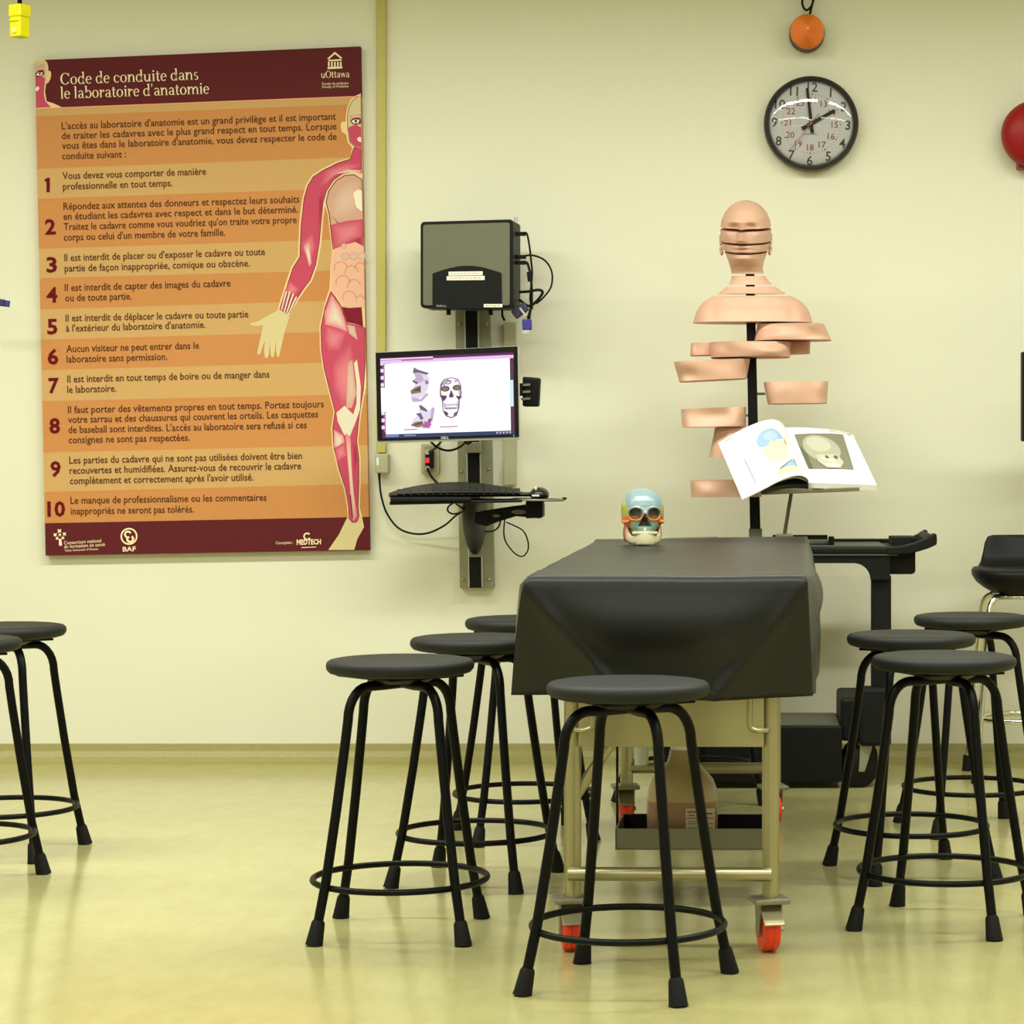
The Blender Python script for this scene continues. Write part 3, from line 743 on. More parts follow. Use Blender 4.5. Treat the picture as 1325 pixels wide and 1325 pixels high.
# frontal skull
def sring(k, cx, cy, rx, ry, lv, a0=0, a1=360, n=18): sp(k, [(cx+rx*math.cos(math.radians(a0+(a1-a0)*i/n)), cy+ry*math.sin(math.radians(a0+(a1-a0)*i/n))) for i in range(n)], lv)
sp('sk2', [(0.45,0.36),(0.475,0.30),(0.53,0.275),(0.585,0.30),(0.605,0.37),(0.61,0.48),(0.595,0.56),(0.59,0.66),(0.57,0.75),(0.53,0.78),(0.49,0.755),(0.465,0.68),(0.46,0.56),(0.445,0.47)], 2)
sp('white', [(0.463,0.37),(0.48,0.315),(0.53,0.285),(0.58,0.31),(0.598,0.37),(0.60,0.46),(0.585,0.55),(0.58,0.66),(0.565,0.735),(0.53,0.765),(0.495,0.74),(0.472,0.68),(0.47,0.55),(0.455,0.46)], 3)
sp('sk1', [(0.465,0.36),(0.482,0.32),(0.50,0.31),(0.49,0.37),(0.47,0.40)], 4); sp('sk1', [(0.585,0.34),(0.598,0.38),(0.60,0.46),(0.588,0.50),(0.585,0.40)], 4); sp('sk1', [(0.475,0.58),(0.49,0.60),(0.49,0.68),(0.478,0.66)], 4); sp('sk1', [(0.575,0.58),(0.588,0.56),(0.582,0.66),(0.572,0.67)], 4)
sring('sk2', 0.51, 0.335, 0.025, 0.03, 4); sring('lilac', 0.512, 0.34, 0.016, 0.017, 5); sring('sk1', 0.57, 0.325, 0.012, 0.018, 4)
sring('sk3', 0.488, 0.415, 0.033, 0.036, 4); sring('brown', 0.487, 0.417, 0.022, 0.024, 5)
sring('sk3', 0.575, 0.407, 0.032, 0.036, 4); sring('brown', 0.576, 0.41, 0.021, 0.024, 5)
sp('sk3', [(0.532,0.425),(0.55,0.50),(0.545,0.525),(0.518,0.525),(0.514,0.505)], 4)
sp('sk3', [(0.44,0.49),(0.50,0.50),(0.495,0.53),(0.475,0.57),(0.462,0.53)], 4); sp('sk3', [(0.565,0.505),(0.615,0.515),(0.595,0.55),(0.58,0.55)], 4)
for k in range(7):
    sr('sk1', 0.492+0.012*k, 0.60, 0.501+0.012*k, 0.63, 4); sr('sk2', 0.488+0.012*k, 0.645, 0.498+0.012*k, 0.668, 4)
sp('sk3', [(0.465,0.68),(0.50,0.70),(0.51,0.735),(0.485,0.745)], 4); sp('sk2', [(0.55,0.715),(0.58,0.69),(0.575,0.735),(0.545,0.755)], 4)
obj('screen', scr, emats, mon, recalc=False)
mb = MB(); lay_text(mb, text_geo('DELL', 0.03), MQ(0.458,0.970,0.003), MQ(0.512,0.968,0.003), V((0,0,0.011)), mn*0.0006)
obj('logo', mb, mat('logo_silver', (190,190,186), 0.35), mon)
obj('power_led', MB().ball(MQ(0.966,0.958,0.003), 0.0022, 8, 6), emat('led_green', (170,255,170), 0.8), mon)
obj('mount_arm', MB().hexa([P(598,520,8.46),P(624,520,8.45),P(624,490,8.45),P(598,490,8.46)], [P(600,520,8.84),P(622,520,8.84),P(622,490,8.84),P(600,490,8.84)]), M_black, mon)
obj('pivot_arm', quad_slab(MB(), [(660,512),(676,512),(676,496),(660,496)], 8.44, 0.04), M_black, mon)
obj('pivot_bracket', quad_slab(MB(), [(676,526),(697,526),(699,489),(676,487)], 8.46, 0.05), M_black, mon, bevel=0.006)
for k in range(3): obj('bracket_slot', quad_slab(MB(), [(674,500+k*9),(686,499+k*9),(686,496+k*9),(674,497+k*9)], 8.452, 0.012), M_steeld, mon)
obj('rail_clamp', quad_slab(MB(), [(603,586),(623,586),(622,572),(602,572)], 8.78, 0.06), M_steeld, mon, bevel=0.003)

# ------------------------------------------------------------------ switched outlet by the rail
ob = thing('power_outlet', tuple(P(556,613,8.88)), 'small wall outlet box with a glowing red switch under the monitor', 'outlet')
obj('box', MB().box(P(545,0,8.86).x, P(568,0,8.86).x, 8.855, 8.899, P(0,613.5,8.86).z, P(0,574,8.86).z), mat('outlet_box_grey', (172,166,130), 0.5), ob, bevel=0.003)
obj('face_plate', MB().box(P(549,0,8.85).x, P(564,0,8.85).x, 8.849, 8.856, P(0,610,8.85).z, P(0,577,8.85).z), mat('outlet_plate', (150,140,110), 0.5), ob, bevel=0.001)
obj('adapter', MB().box(P(550.5,0,8.83).x, P(561,0,8.83).x, 8.825, 8.85, P(0,606,8.83).z, P(0,583,8.83).z), M_black, ob, bevel=0.003)
obj('red_lamp', MB().box(P(550,0,8.82).x, P(555.5,0,8.82).x, 8.820, 8.826, P(0,599,8.82).z, P(0,592.5,8.82).z), emat('lamp_red', (255,40,80), 0.9), ob, bevel=0.001)
for y in (585, 606): obj('plug', MB().cyl(P(553,y,8.82), P(553,y,8.84), 0.009, 12), M_silver, ob, smooth=True, flat_angle=40)
cd = thing('cable', tuple(P(556,625,8.8)), 'black power cord running from the red-lit outlet down to the keyboard', 'cable')
obj('cord', MB().tube(smooth_path([P(553,606,8.815), P(556,613,8.8), P(561,620,8.75), P(570,629,8.6), P(580,634,8.45)]), 0.0045, 8), M_rubber, cd, smooth=True)
cd = thing('cable', tuple(P(580,580,8.7)), 'black cables hanging just below the bottom edge of the monitor', 'cable')
obj('cord', MB().tube(smooth_path([P(571,571,8.45), P(563,580,8.6), P(555,585,8.8)]), 0.004, 8), M_rubber, cd, smooth=True)
obj('cord', MB().tube(smooth_path([P(556,570,8.45), P(566,579,8.55), P(580,583,8.55), P(594,579,8.5), P(605,570,8.45)]), 0.004, 8), M_rubber, cd, smooth=True)
obj('cord', MB().tube(smooth_path([P(612,569,8.5), P(606,574,8.5), P(601,571,8.5)]), 0.004, 8), M_rubber, cd, smooth=True)

# ------------------------------------------------------------------ keyboard tray, keyboard, mouse
tr = thing('keyboard_tray', tuple(P(614,718,8.7)), 'black keyboard tray arm fixed to the lower wall rail', 'keyboard tray')
K0 = 8.12
obj('tray', MB().hexa([P(504,653.5,K0),P(676,650,K0),P(676,646.5,K0),P(504,648.5,K0)], [P(512,650,8.36),P(672,648,8.36),P(672,645,8.36),P(512,645.5,8.36)]), M_black, tr, bevel=0.003)
obj('palm_rest', MB().hexa([P(505,649.5,K0-0.015),P(610,648.5,K0-0.015),P(610,643.5,K0-0.015),P(505,643.5,K0-0.015)], [P(505,646.5,K0+0.05),P(610,645,K0+0.05),P(610,641,K0+0.05),P(505,641,K0+0.05)]), M_rubber, tr, bevel=0.005)
col = []
for (y, hw, D0, D1, cx) in [(644,12,8.38,8.5,614),(655,12.5,8.40,8.80,614),(672,13,8.46,8.83,614),(690,12.5,8.60,8.83,614.3),(704,10,8.70,8.83,614.5),(712,7,8.76,8.83,614.5),(717,3.0,8.80,8.83,614.5)]:
    zc = P(cx,y,(D0+D1)/2); h = hw/FPX*(D0+D1)/2
    col.append([V((zc.x+h*math.copysign(abs(math.cos(a))**0.7, math.cos(a)), (D0+D1)/2+(D1-D0)/2*math.copysign(abs(math.sin(a))**0.7, math.sin(a)), zc.z)) for a in [2*PI*k/16 for k in range(16)]])
obj('arm_column', MB().loft(col), M_black, tr, smooth=True, flat_angle=60)
obj('rail_clamp', quad_slab(MB(), [(607,721),(623.5,721),(623,709),(606.5,709)], 8.83, 0.02), M_steeld, tr, bevel=0.002)
obj('knob', MB().ball(P(621.5,661,8.37), 0.0045, 10, 6), M_silver, tr, smooth=True)
ml = [P(x, y, 8.32) for x, y in [(614,678),(614,663),(630,660),(662,655),(696,651),(704,651),(704,668),(698,671),(668,668),(645,675),(630,681)]]
obj('mouse_arm', MB().prism(ml, (0,0.03,0)), M_black, tr, bevel=0.003)
for (cx, cy, rx, ry) in [(671.5,662.5,10,3),(642,667.5,5,2)]:
    obj('slot', MB().prism([P(cx+rx*math.cos(2*PI*k/16), cy+ry*math.sin(2*PI*k/16), 8.315) for k in range(16)], (0,0.01,0)), mat('slot_backing', (120,116,92), 0.6), tr)
obj('arm_block', quad_slab(MB(), [(680,671),(702,670),(703,648),(680,648)], 8.26, 0.05), M_black, tr, bevel=0.005)
pf = P(697,645,8.2)
obj('mouse_platform', MB().lathe([(0.0,-0.004),(0.082,-0.004),(0.085,0.0),(0.082,0.004),(0,0.004)], P(696,646.5,8.2), (0.02,0,1), 28), M_black, tr, smooth=True, flat_angle=40)
obj('platform_rim', MB().tube([P(696,646.5,8.2)+V((0.0865*math.cos(a),0.0865*math.sin(a),-0.0017*math.cos(a))) for a in [2*PI*k/40 for k in range(40)]], 0.0035, 8, True), M_steeld, tr, smooth=True)
obj('platform_tab', MB().box(P(728,0,8.2).x, P(733,0,8.2).x, 8.19, 8.21, P(0,646.5,8.2).z, P(0,643.5,8.2).z), M_rubber, tr)
cd = thing('cable', tuple(P(678,718,8.6)), 'thin black mouse cable dangling in a loop below the keyboard tray', 'cable')
obj('cord', MB().tube(smooth_path([P(655,660,8.38),P(652,684,8.5),P(654,700,8.55),P(665,715,8.6),P(676,720,8.6),P(683,712,8.6),P(683,700,8.58),P(677,687,8.55),P(665,680,8.5),P(656,676,8.42)]), 0.0026, 8), M_rubber, cd, smooth=True)
cd = thing('cable', tuple(P(590,660,8.45)), 'small coil of black cable tucked under the middle of the keyboard tray', 'cable')
obj('cord', MB().tube(smooth_path([P(586,651,8.4),P(580,656,8.42),P(580,662,8.42),P(588,665,8.45),P(600,660,8.42),P(590,652,8.4)]), 0.003, 8), M_rubber, cd, smooth=True)
obj('cord', MB().tube(smooth_path([P(627,688,8.5),P(638,687,8.45),P(645,682,8.4),P(648,673,8.37)]), 0.003, 8), M_rubber, cd, smooth=True)

kb = thing('keyboard', tuple(P(590,648,8.25)), 'black keyboard lying on the tray below the monitor', 'keyboard')
rings = []
for i in range(21):
    t = i/20; x = 503+t*183
    h = 5.5+14.0*math.sin(PI*min(1, t*1.05))**0.8*(1 if t < 0.95 else 0.8)
    yb = 643.5-1.0*t
    a = P(x, yb, 8.16); b = P(x, yb-2.5, 8.12); c = P(x, yb-h*0.55, 8.22); d = P(x, yb-h, 8.36); e = P(x, yb-h+3, 8.38); f = P(x, yb-1, 8.38)
    rings.append([a, b, c, d, e, f])
obj('body', MB().loft(rings), M_black, kb, smooth=True, flat_angle=40)
mb = MB()
for r in range(4):
    for c in range(17):
        t = 0.06+c*0.0515; x = 503+t*183
        h = 5.5+14.0*math.sin(PI*min(1, t*1.05))**0.8
        yb = 643.5-1.0*t; f = 0.15+0.2*r
        D0 = 8.13+0.055*r
        y0 = yb-2.5-(h-2.5)*f*0.9
        p = [P(x, y0, D0), P(x+8, y0, D0), P(x+8, y0-2.4, D0+0.035), P(x, y0-2.4, D0+0.035)]
        mb.hexa([q+V((0,-0.002,0.003)) for q in p], [q+V((0,0.004,-0.004)) for q in p])
obj('keys', mb, mat('key_caps', (26,26,25), 0.55, var=0.1), kb)
ms = thing('computer_mouse', tuple(P(697,643,8.2)), 'black mouse with a light glint on the round platform beside the keyboard', 'mouse')
mb = MB().ball(P(698,640,8.2), 0.034, 18, 10, (0.95,1.5,0.75))
z0 = P(698,644.5,8.2).z
for p in mb.v: p.z = max(p.z, z0)
obj('shell', mb, mat('mouse_black', (28,28,27), 0.25), ms, smooth=True)
obj('scroll_wheel', MB().cyl(P(692,632.5,8.16), P(695,632.5,8.16), 0.008, 14), M_silver, ms, smooth=True, flat_angle=40)
obj('glint_strip', MB().box(P(688,0,8.15).x, P(698,0,8.15).x, 8.148, 8.16, P(0,643,8.15).z, P(0,640,8.15).z), M_silver, ms, bevel=0.002)  # silver strip paints the glint on the black mouse

# ------------------------------------------------------------------ clock
ck = thing('wall_clock', tuple(P(1049.8,160,8.89)), 'round black-rimmed wall clock with twelve and twenty-four hour numerals', 'clock')
cc = P(1049.8, 159.0, 8.84); R = 61.5/FPX*8.84
obj('rim', MB().lathe([(R*0.98,-0.056),(R,-0.05),(R,-0.015),(R*0.985,-0.003),(R*0.955,0.0),(R*0.91,-0.006),(R*0.90,-0.012),(R*0.895,-0.05),(R*0.5,-0.056)], cc, (0,-1,0), 64), mat('clock_rim', (46,42,36), 0.35), ck, smooth=True, flat_angle=50)
obj('face', MB().lathe([(0,-0.03),(R*0.905,-0.03),(R*0.905,-0.024),(0,-0.024)], cc, (0,-1,0), 64), mat('clock_face', (205,201,198), 0.5, var=0.01), ck)
tilt = math.radians(2.2)
def ckp(r, ang, lift=0.0): # ang in degrees clockwise from 12
    a = math.radians(ang)+tilt
    return cc+V((math.sin(a)*r*R, 0.023-lift, math.cos(a)*r*R))
def cktext(mb, body, r, ang, size, off):
    vs, fs = text_geo(body, off)
    if not vs: return
    x0=min(v.x for v in vs); x1=max(v.x for v in vs); y0=min(v.y for v in vs); y1=max(v.y for v in vs)
    c = ckp(r, ang); ca, sa = math.cos(-tilt), math.sin(-tilt)
    out = []
    for v in vs:
        dx = (v.x-(x0+x1)/2)*size; dz = (v.y-(y0+y1)/2)*size
        out.append(V((c.x+dx*ca-dz*sa, c.y-0.0008, c.z+dx*sa+dz*ca)))
    mb.add(out, fs)
mb = MB()
for h in range(1, 13): cktext(mb, str(h), 0.775, h*30, 0.047, 0.010)
obj('hour_numerals', mb, mat('clock_ink', (40,36,34), 0.5, var=0), ck)
mb = MB()
for h in range(1, 13): cktext(mb, str(h+12), 0.50, h*30, 0.032, 0.004)
obj('small_numerals', mb, mat('clock_red_ink', (150,45,70), 0.5, var=0), ck)
mb = MB()
for k in range(60):
    r_ = 0.62; q = ckp(r_, k*6, 0.0008); s_ = 0.0026 if k%5==0 else 0.0013
    mb.add([q+V((s_*math.cos(a),0,s_*math.sin(a))) for a in [PI*j/4 for j in range(8)]], [tuple(range(8))])
obj('minute_dots', mb, mat('clock_ink', (40,36,34), 0.5, var=0), ck)
mb = MB()
x = -0.17
while x < 0.10:
    a = cc+V((x*R, 0.0222, -0.225*R)); mb.box(a.x, a.x+0.0035, a.y-0.0006, a.y, a.z, a.z+0.003); x += 0.03
obj('maker_mark', mb, mat('clock_grey_ink', (130,120,115), 0.5, var=0), ck)
def hand(ang, r0, r1, w0, w1, lift):
    a = math.radians(ang)+tilt; d = V((math.sin(a),0,math.cos(a))); s = V((d.z,0,-d.x)); c = ckp(0,0,lift)
    return MB().prism([c+d*r0*R+s*w0, c+d*r1*R+s*w1, c+d*r1*R-s*w1, c+d*r0*R-s*w0], (0,-0.0015,0))
obj('minute_hand', hand(351.2, -0.20, 0.75, 0.0062, 0.0045, 0.008), M_black, ck)
obj('hour_hand', hand(58.5, -0.22, 0.57, 0.007, 0.0055, 0.005), M_black, ck)
obj('second_hand', hand(217.0, -0.27, 0.73, 0.0012, 0.0008, 0.011), mat('second_hand_red', (170,50,60), 0.4, var=0), ck)
obj('hub', MB().cyl(ckp(0,0,0.004), ckp(0,0,0.014), 0.0045, 14), mat('second_hand_red', (170,50,60), 0.4, var=0), ck)
M_glass = bpy.data.materials.new('clock_glass'); M_glass.use_nodes = True
nt = M_glass.node_tree; b = nt.nodes['Principled BSDF']; out = nt.nodes['Material Output']
tb = nt.nodes.new('ShaderNodeBsdfTransparent'); gl = nt.nodes.new('ShaderNodeBsdfGlossy'); gl.inputs['Roughness'].default_value = 0.03
fr_ = nt.nodes.new('ShaderNodeFresnel'); fr_.inputs['IOR'].default_value = 1.5
ms_ = nt.nodes.new('ShaderNodeMixShader'); nt.links.new(fr_.outputs[0], ms_.inputs[0]); nt.links.new(tb.outputs[0], ms_.inputs[1]); nt.links.new(gl.outputs[0], ms_.inputs[2]); nt.links.new(ms_.outputs[0], out.inputs['Surface'])
gr = []
for i in range(9):
    t = i/8; gr.append((R*0.90*math.sin(t*PI/2), -0.006+0.022*math.cos(t*PI/2)))
mb = MB()
n = 48
vs = []; fs = []
for (r_, h_) in gr:
    for k in range(n):
        a = 2*PI*k/n; vs.append(cc+V((r_*math.cos(a), -h_, r_*math.sin(a))))
for i in range(len(gr)-1):
    for k in range(n): fs.append((i*n+k, i*n+(k+1)%n, (i+1)*n+(k+1)%n, (i+1)*n+k))
obj('glass', MB().add(vs, fs), M_glass, ck, smooth=True)

# ------------------------------------------------------------------ amber lamp, bell, pendant, edge things
am = thing('warning_lamp', tuple(P(1045,40,8.88)), 'round amber warning lamp on the wall above the clock', 'lamp')
ac = P(1044.7, 40, 8.80); r_ = 22.5/FPX*8.8
obj('base', MB().lathe([(r_*0.98,-0.095),(r_*1.03,-0.09),(r_*1.03,-0.03),(r_*1.0,-0.022)], ac, (0,-1,0), 40), mat('lamp_base_brown', (72,34,16), 0.55), am, smooth=True, flat_angle=40)
M_amb = mat('amber_lens', (206,102,2), 0.28, var=0.05, scale=8)
nt = M_amb.node_tree; bb = nt.nodes['Principled BSDF']; bb.inputs['Anisotropic'].default_value = 0.8; bb.inputs['Metallic'].default_value = 0.35; bb.inputs['Roughness'].default_value = 0.34
tg = nt.nodes.new('ShaderNodeTangent'); tg.direction_type = 'RADIAL'; tg.axis = 'Y'; nt.links.new(tg.outputs[0], bb.inputs['Tangent'])
obj('lens', MB().lathe([(r_*1.0,-0.03),(r_*1.0,-0.008),(r_*0.96,0.0),(r_*0.5,0.004),(r_*0.06,0.006)], ac, (0,-1,0), 48), M_amb, am, smooth=True, flat_angle=35)
obj('lens_stud', MB().ball(ac+V((0.001,-0.008,r_*0.12)), 0.005, 10, 8), mat('stud_amber', (250,180,90), 0.2), am, smooth=True)
cd = thing('cable', tuple(P(1045,10,8.86)), 'black cable looping above the amber warning lamp', 'cable')
obj('cord', MB().tube(smooth_path([P(1048,18,8.86),P(1050,9,8.86),P(1052,0,8.86),P(1050,-10,8.87),P(1042,-8,8.87),P(1038,2,8.86),P(1040,10,8.86),P(1044,13,8.86),P(1049,9,8.85),P(1052,2,8.86),P(1055,-10,8.88),P(1056,-40,8.89)]), 0.0042, 8), M_rubber, cd, smooth=True)
be = thing('alarm_bell', tuple(P(1341,171,8.88)), 'red round alarm bell cut by the right edge of the view', 'alarm bell')
bc = P(1341, 172, 8.80); r_ = 44.0/FPX*8.8
M_red = mat('alarm_red', (150,24,24), 0.4, var=0.04, spec=0.25)
obj('gong', MB().lathe([(r_*0.96,-0.05),(r_,-0.045),(r_*0.99,-0.02),(r_*0.9,0.0),(r_*0.7,0.016),(r_*0.4,0.026),(r_*0.08,0.029)], bc, (0,-1,0), 48), M_red, be, smooth=True, flat_angle=45)
obj('back_box', MB().box(P(1316,0,8.87).x, P(1366,0,8.87).x, 8.845, 8.899, P(0,219,8.87).z, P(0,140,8.87).z), mat('alarm_dark_red', (140,26,34), 0.45), be, bevel=0.003)
pd = thing('pendant_outlet', tuple(P(25.5,49,7.7)), 'bright yellow power outlet hanging on a cord at the top left', 'outlet')
M_yel = mat('yellow_plastic', (204,192,6), 0.4, var=0.05, spec=0.3)
mb = MB(); c0 = P(25.5,28,7.7)
c, s = math.cos(math.radians(-28)), math.sin(math.radians(-28))
def pdp(x, y, z): return V((c0.x+x*c-y*s, c0.y+x*s+y*c, c0.z+z))
def pbox(x0,x1,y0,y1,z0,z1): return MB().hexa([pdp(x0,y0,z0),pdp(x1,y0,z0),pdp(x1,y0,z1),pdp(x0,y0,z1)], [pdp(x0,y1,z0),pdp(x1,y1,z0),pdp(x1,y1,z1),pdp(x0,y1,z1)])
obj('housing', pbox(-0.022,0.022,-0.022,0.022,-0.05,0.03), M_yel, pd, bevel=0.004)
obj('cap', pbox(-0.025,0.025,-0.025,0.025,0.012,0.052), M_yel, pd, bevel=0.005)
obj('cover_ridge', pbox(-0.019,0.019,-0.0255,-0.02,-0.002,0.006), M_yel, pd, bevel=0.002)
obj('socket', MB().cyl(pdp(0,-0.0225,-0.03), pdp(0,-0.026,-0.03), 0.009, 16), mat('pale_yellow', (226,216,110), 0.4), pd, smooth=True, flat_angle=40)
obj('cord', MB().cyl(pdp(0,0,0.05), V((c0.x,c0.y,CEIL)), 0.007, 10), M_rubber, pd, smooth=True)
dm = thing('monitor', tuple(P(1400,572,8.4)), 'dark monitor whose black edge just enters the right side of the view', 'monitor')
obj('case', quad_slab(MB(), [(1322.5,571),(1500,574),(1500,452),(1322.5,455)], 8.4, 0.05), M_black, dm, bevel=0.004)
obj('screen', quad_slab(MB(), [(1329,562),(1494,565),(1494,461),(1329,464)], 8.398, 0.01), mat('dark_screen', (14,14,16), 0.15), dm)
obj('mount_arm', MB().box(P(1400,0,8.6).x, P(1420,0,8.6).x, 8.44, 8.899, P(0,530,8.6).z, P(0,500,8.6).z), M_black, dm)
vp = thing('video_plug', tuple(P(2,392,8.7)), 'blue video connector poking in at the left edge beside the poster', 'plug')
obj('shell', orient_box(P(0,391.5,8.7), V((1,0,-0.12)).normalized(), V((0.12,0,1)).normalized(), 0.018, 0.0125, 0.008), mat('navy_plug2', (40,36,96), 0.45), vp, bevel=0.004)
obj('metal_tip', orient_box(P(9.5,393,8.7), V((1,0,-0.12)).normalized(), V((0.12,0,1)).normalized(), 0.008, 0.0115, 0.006), M_blue, vp, bevel=0.002)
obj('cord', MB().tube(smooth_path([P(-6,390.5,8.7),P(-20,380,8.72),P(-35,340,8.8),P(-40,300,8.89)]), 0.004, 8), M_rubber, vp, smooth=True)

# ------------------------------------------------------------------ stools
def make_stool(label):
    t = thing('lab_stool', (0,0,0), label, 'stool', None)
    R_ = 0.171
    pr = [(0.0,0.596),(0.115,0.596),(0.150,0.598),(0.163,0.602),(0.169,0.609),(R_,0.617),(0.169,0.625),(0.163,0.630),(0.150,0.6325),(0.125,0.632),(0.09,0.6305),(0.05,0.6295),(0.0,0.6295)]
    obj('seat', MB().lathe(pr, (0,0,0), (0,0,1), 48), M_seat, t, smooth=True)
    mb = MB().lathe([(0.0,0.577),(0.06,0.577),(0.085,0.589),(0.085,0.5965),(0.0,0.5965)], (0,0,0), (0,0,1), 28)
    mb.box(-0.105,0.105,-0.105,0.105,0.5905,0.5965)
    obj('mounting_plate', mb, M_blackm, t, bevel=0.002)
    for k in range(4):
        a = PI/2*k; c, s = math.cos(a), math.sin(a)
        def q(r, z): return V((r*c, r*s, z))
        leg = [q(0.236,0.012), q(0.206,0.14), q(0.1775,0.30), q(0.155,0.44), q(0.146,0.50)]
        leg += [q(0.146-0.055*(1-math.cos(b)), 0.50+0.0735*math.sin(b)) for b in [PI/2*i/7 for i in range(1,8)]] + [q(0.05,0.5735), q(0.0,0.575+0.002*(k%2))]
        l = obj('leg', MB().tube(leg, 0.0112, 12), M_blackm, t, smooth=True, flat_angle=60)
        d = (q(0.206,0.14)-q(0.236,0.012)).normalized(); b0 = q(0.2385,0.0)
        ft = MB().lathe([(0.0,0.0),(0.0205,0.0),(0.0195,0.006),(0.0155,0.050),(0.013,0.056),(0.0,0.056)], b0, d, 16)
        for p in ft.v: p.z = max(p.z, 0.0)
        obj('rubber_foot', ft, M_rubber, l, smooth=True, flat_angle=45)
    obj('foot_ring', MB().tube([V((0.2005*math.cos(a),0.2005*math.sin(a),0.125)) for a in [2*PI*i/56 for i in range(56)]], 0.0073, 10, True), M_blackm, t, smooth=True)
    return t
def dup(root, loc, rot, label, group=None):
    r = root.copy(); COL.objects.link(r); r.location = loc; r.rotation_euler = (0,0,math.radians(rot)); r['label'] = label
    if group: r['group'] = group
    for ch in list(root.children):
        c = ch.copy(); COL.objects.link(c); c.parent = r
        for g in list(ch.children):
            d = g.copy(); COL.objects.link(d); d.parent = c
    return r
STOOLS = [
 (813, 5.16, 27.5, 'black round lab stool nearest the viewer, directly in front of the draped table'),
 (518, 5.73, 44, 'black round lab stool standing front left of the draped table, whole in view'),
 (616, 6.43, 31, 'black round lab stool left of the draped table, middle one of three in a line'),
 (678, 7.18, 62, 'black round lab stool left of the draped table, farthest and mostly hidden behind cloth'),
 (1221.5, 5.84, 24, 'black round lab stool at right, nearest of the three right of the table'),
 (1179, 6.55, 63, 'black round lab stool right of the table, partly behind the nearest right stool'),
 (1257, 7.32, 60, 'black round lab stool at right, farthest of the three, in front of chrome chair'),
 (-60, 6.38, 36, 'black round lab stool at the left edge, mostly outside the view'),
 (4, 6.88, 37, 'black round lab stool at left edge, the farther of two below the poster'),
 (893, 7.84, 80, 'black round lab stool hidden behind the jug at the far end of the table'),
]
st0 = None
for px, D, rot, lab in STOOLS:
    loc = ((px-PCX)/FPX*D, D, 0)
    if st0 is None:
        st0 = make_stool(lab); st0.location = loc; st0.rotation_euler = (0,0,math.radians(rot)); st0['group'] = 'black lab stools'
    else: dup(st0, loc, rot, lab, 'black lab stools')

# ------------------------------------------------------------------ steel table
TAX = math.radians(1.0)
def T(x, y, z=0.0):  # table frame: x across, y from the front edge line backwards
    y0 = 5.42; cx = -0.158
    return V((cx+x*math.cos(TAX)+y*math.sin(TAX), y0+y*math.cos(TAX)-x*math.sin(TAX), z))
def tbox(mb, x0,x1,y0,y1,z0,z1): return mb.hexa([T(x0,y0,z0),T(x1,y0,z0),T(x1,y0,z1),T(x0,y0,z1)], [T(x0,y1,z0),T(x1,y1,z0),T(x1,y1,z1),T(x0,y1,z1)])
tb = thing('steel_table', tuple(T(0,1.1,0)), 'stainless steel dissecting table on orange casters under the black sheet', 'table')
obj('tabletop', tbox(MB(), -0.292,0.292,0.02,2.20,0.80,0.832), M_steel, tb, bevel=0.006)
obj('end_panel', tbox(MB(), -0.206,0.206,0.06,0.075,0.457,0.80), M_steel, tb, bevel=0.002)
obj('end_panel', tbox(MB(), -0.206,0.206,1.98,1.995,0.457,0.80), M_steel, tb, bevel=0.002)
for s in (-1, 1): obj('side_panel', tbox(MB(), s*0.221-0.006, s*0.221+0.006, 0.12,1.93,0.66,0.80), M_steel, tb, bevel=0.002)
FY, RY, LX = 0.085, 1.965, 0.2205
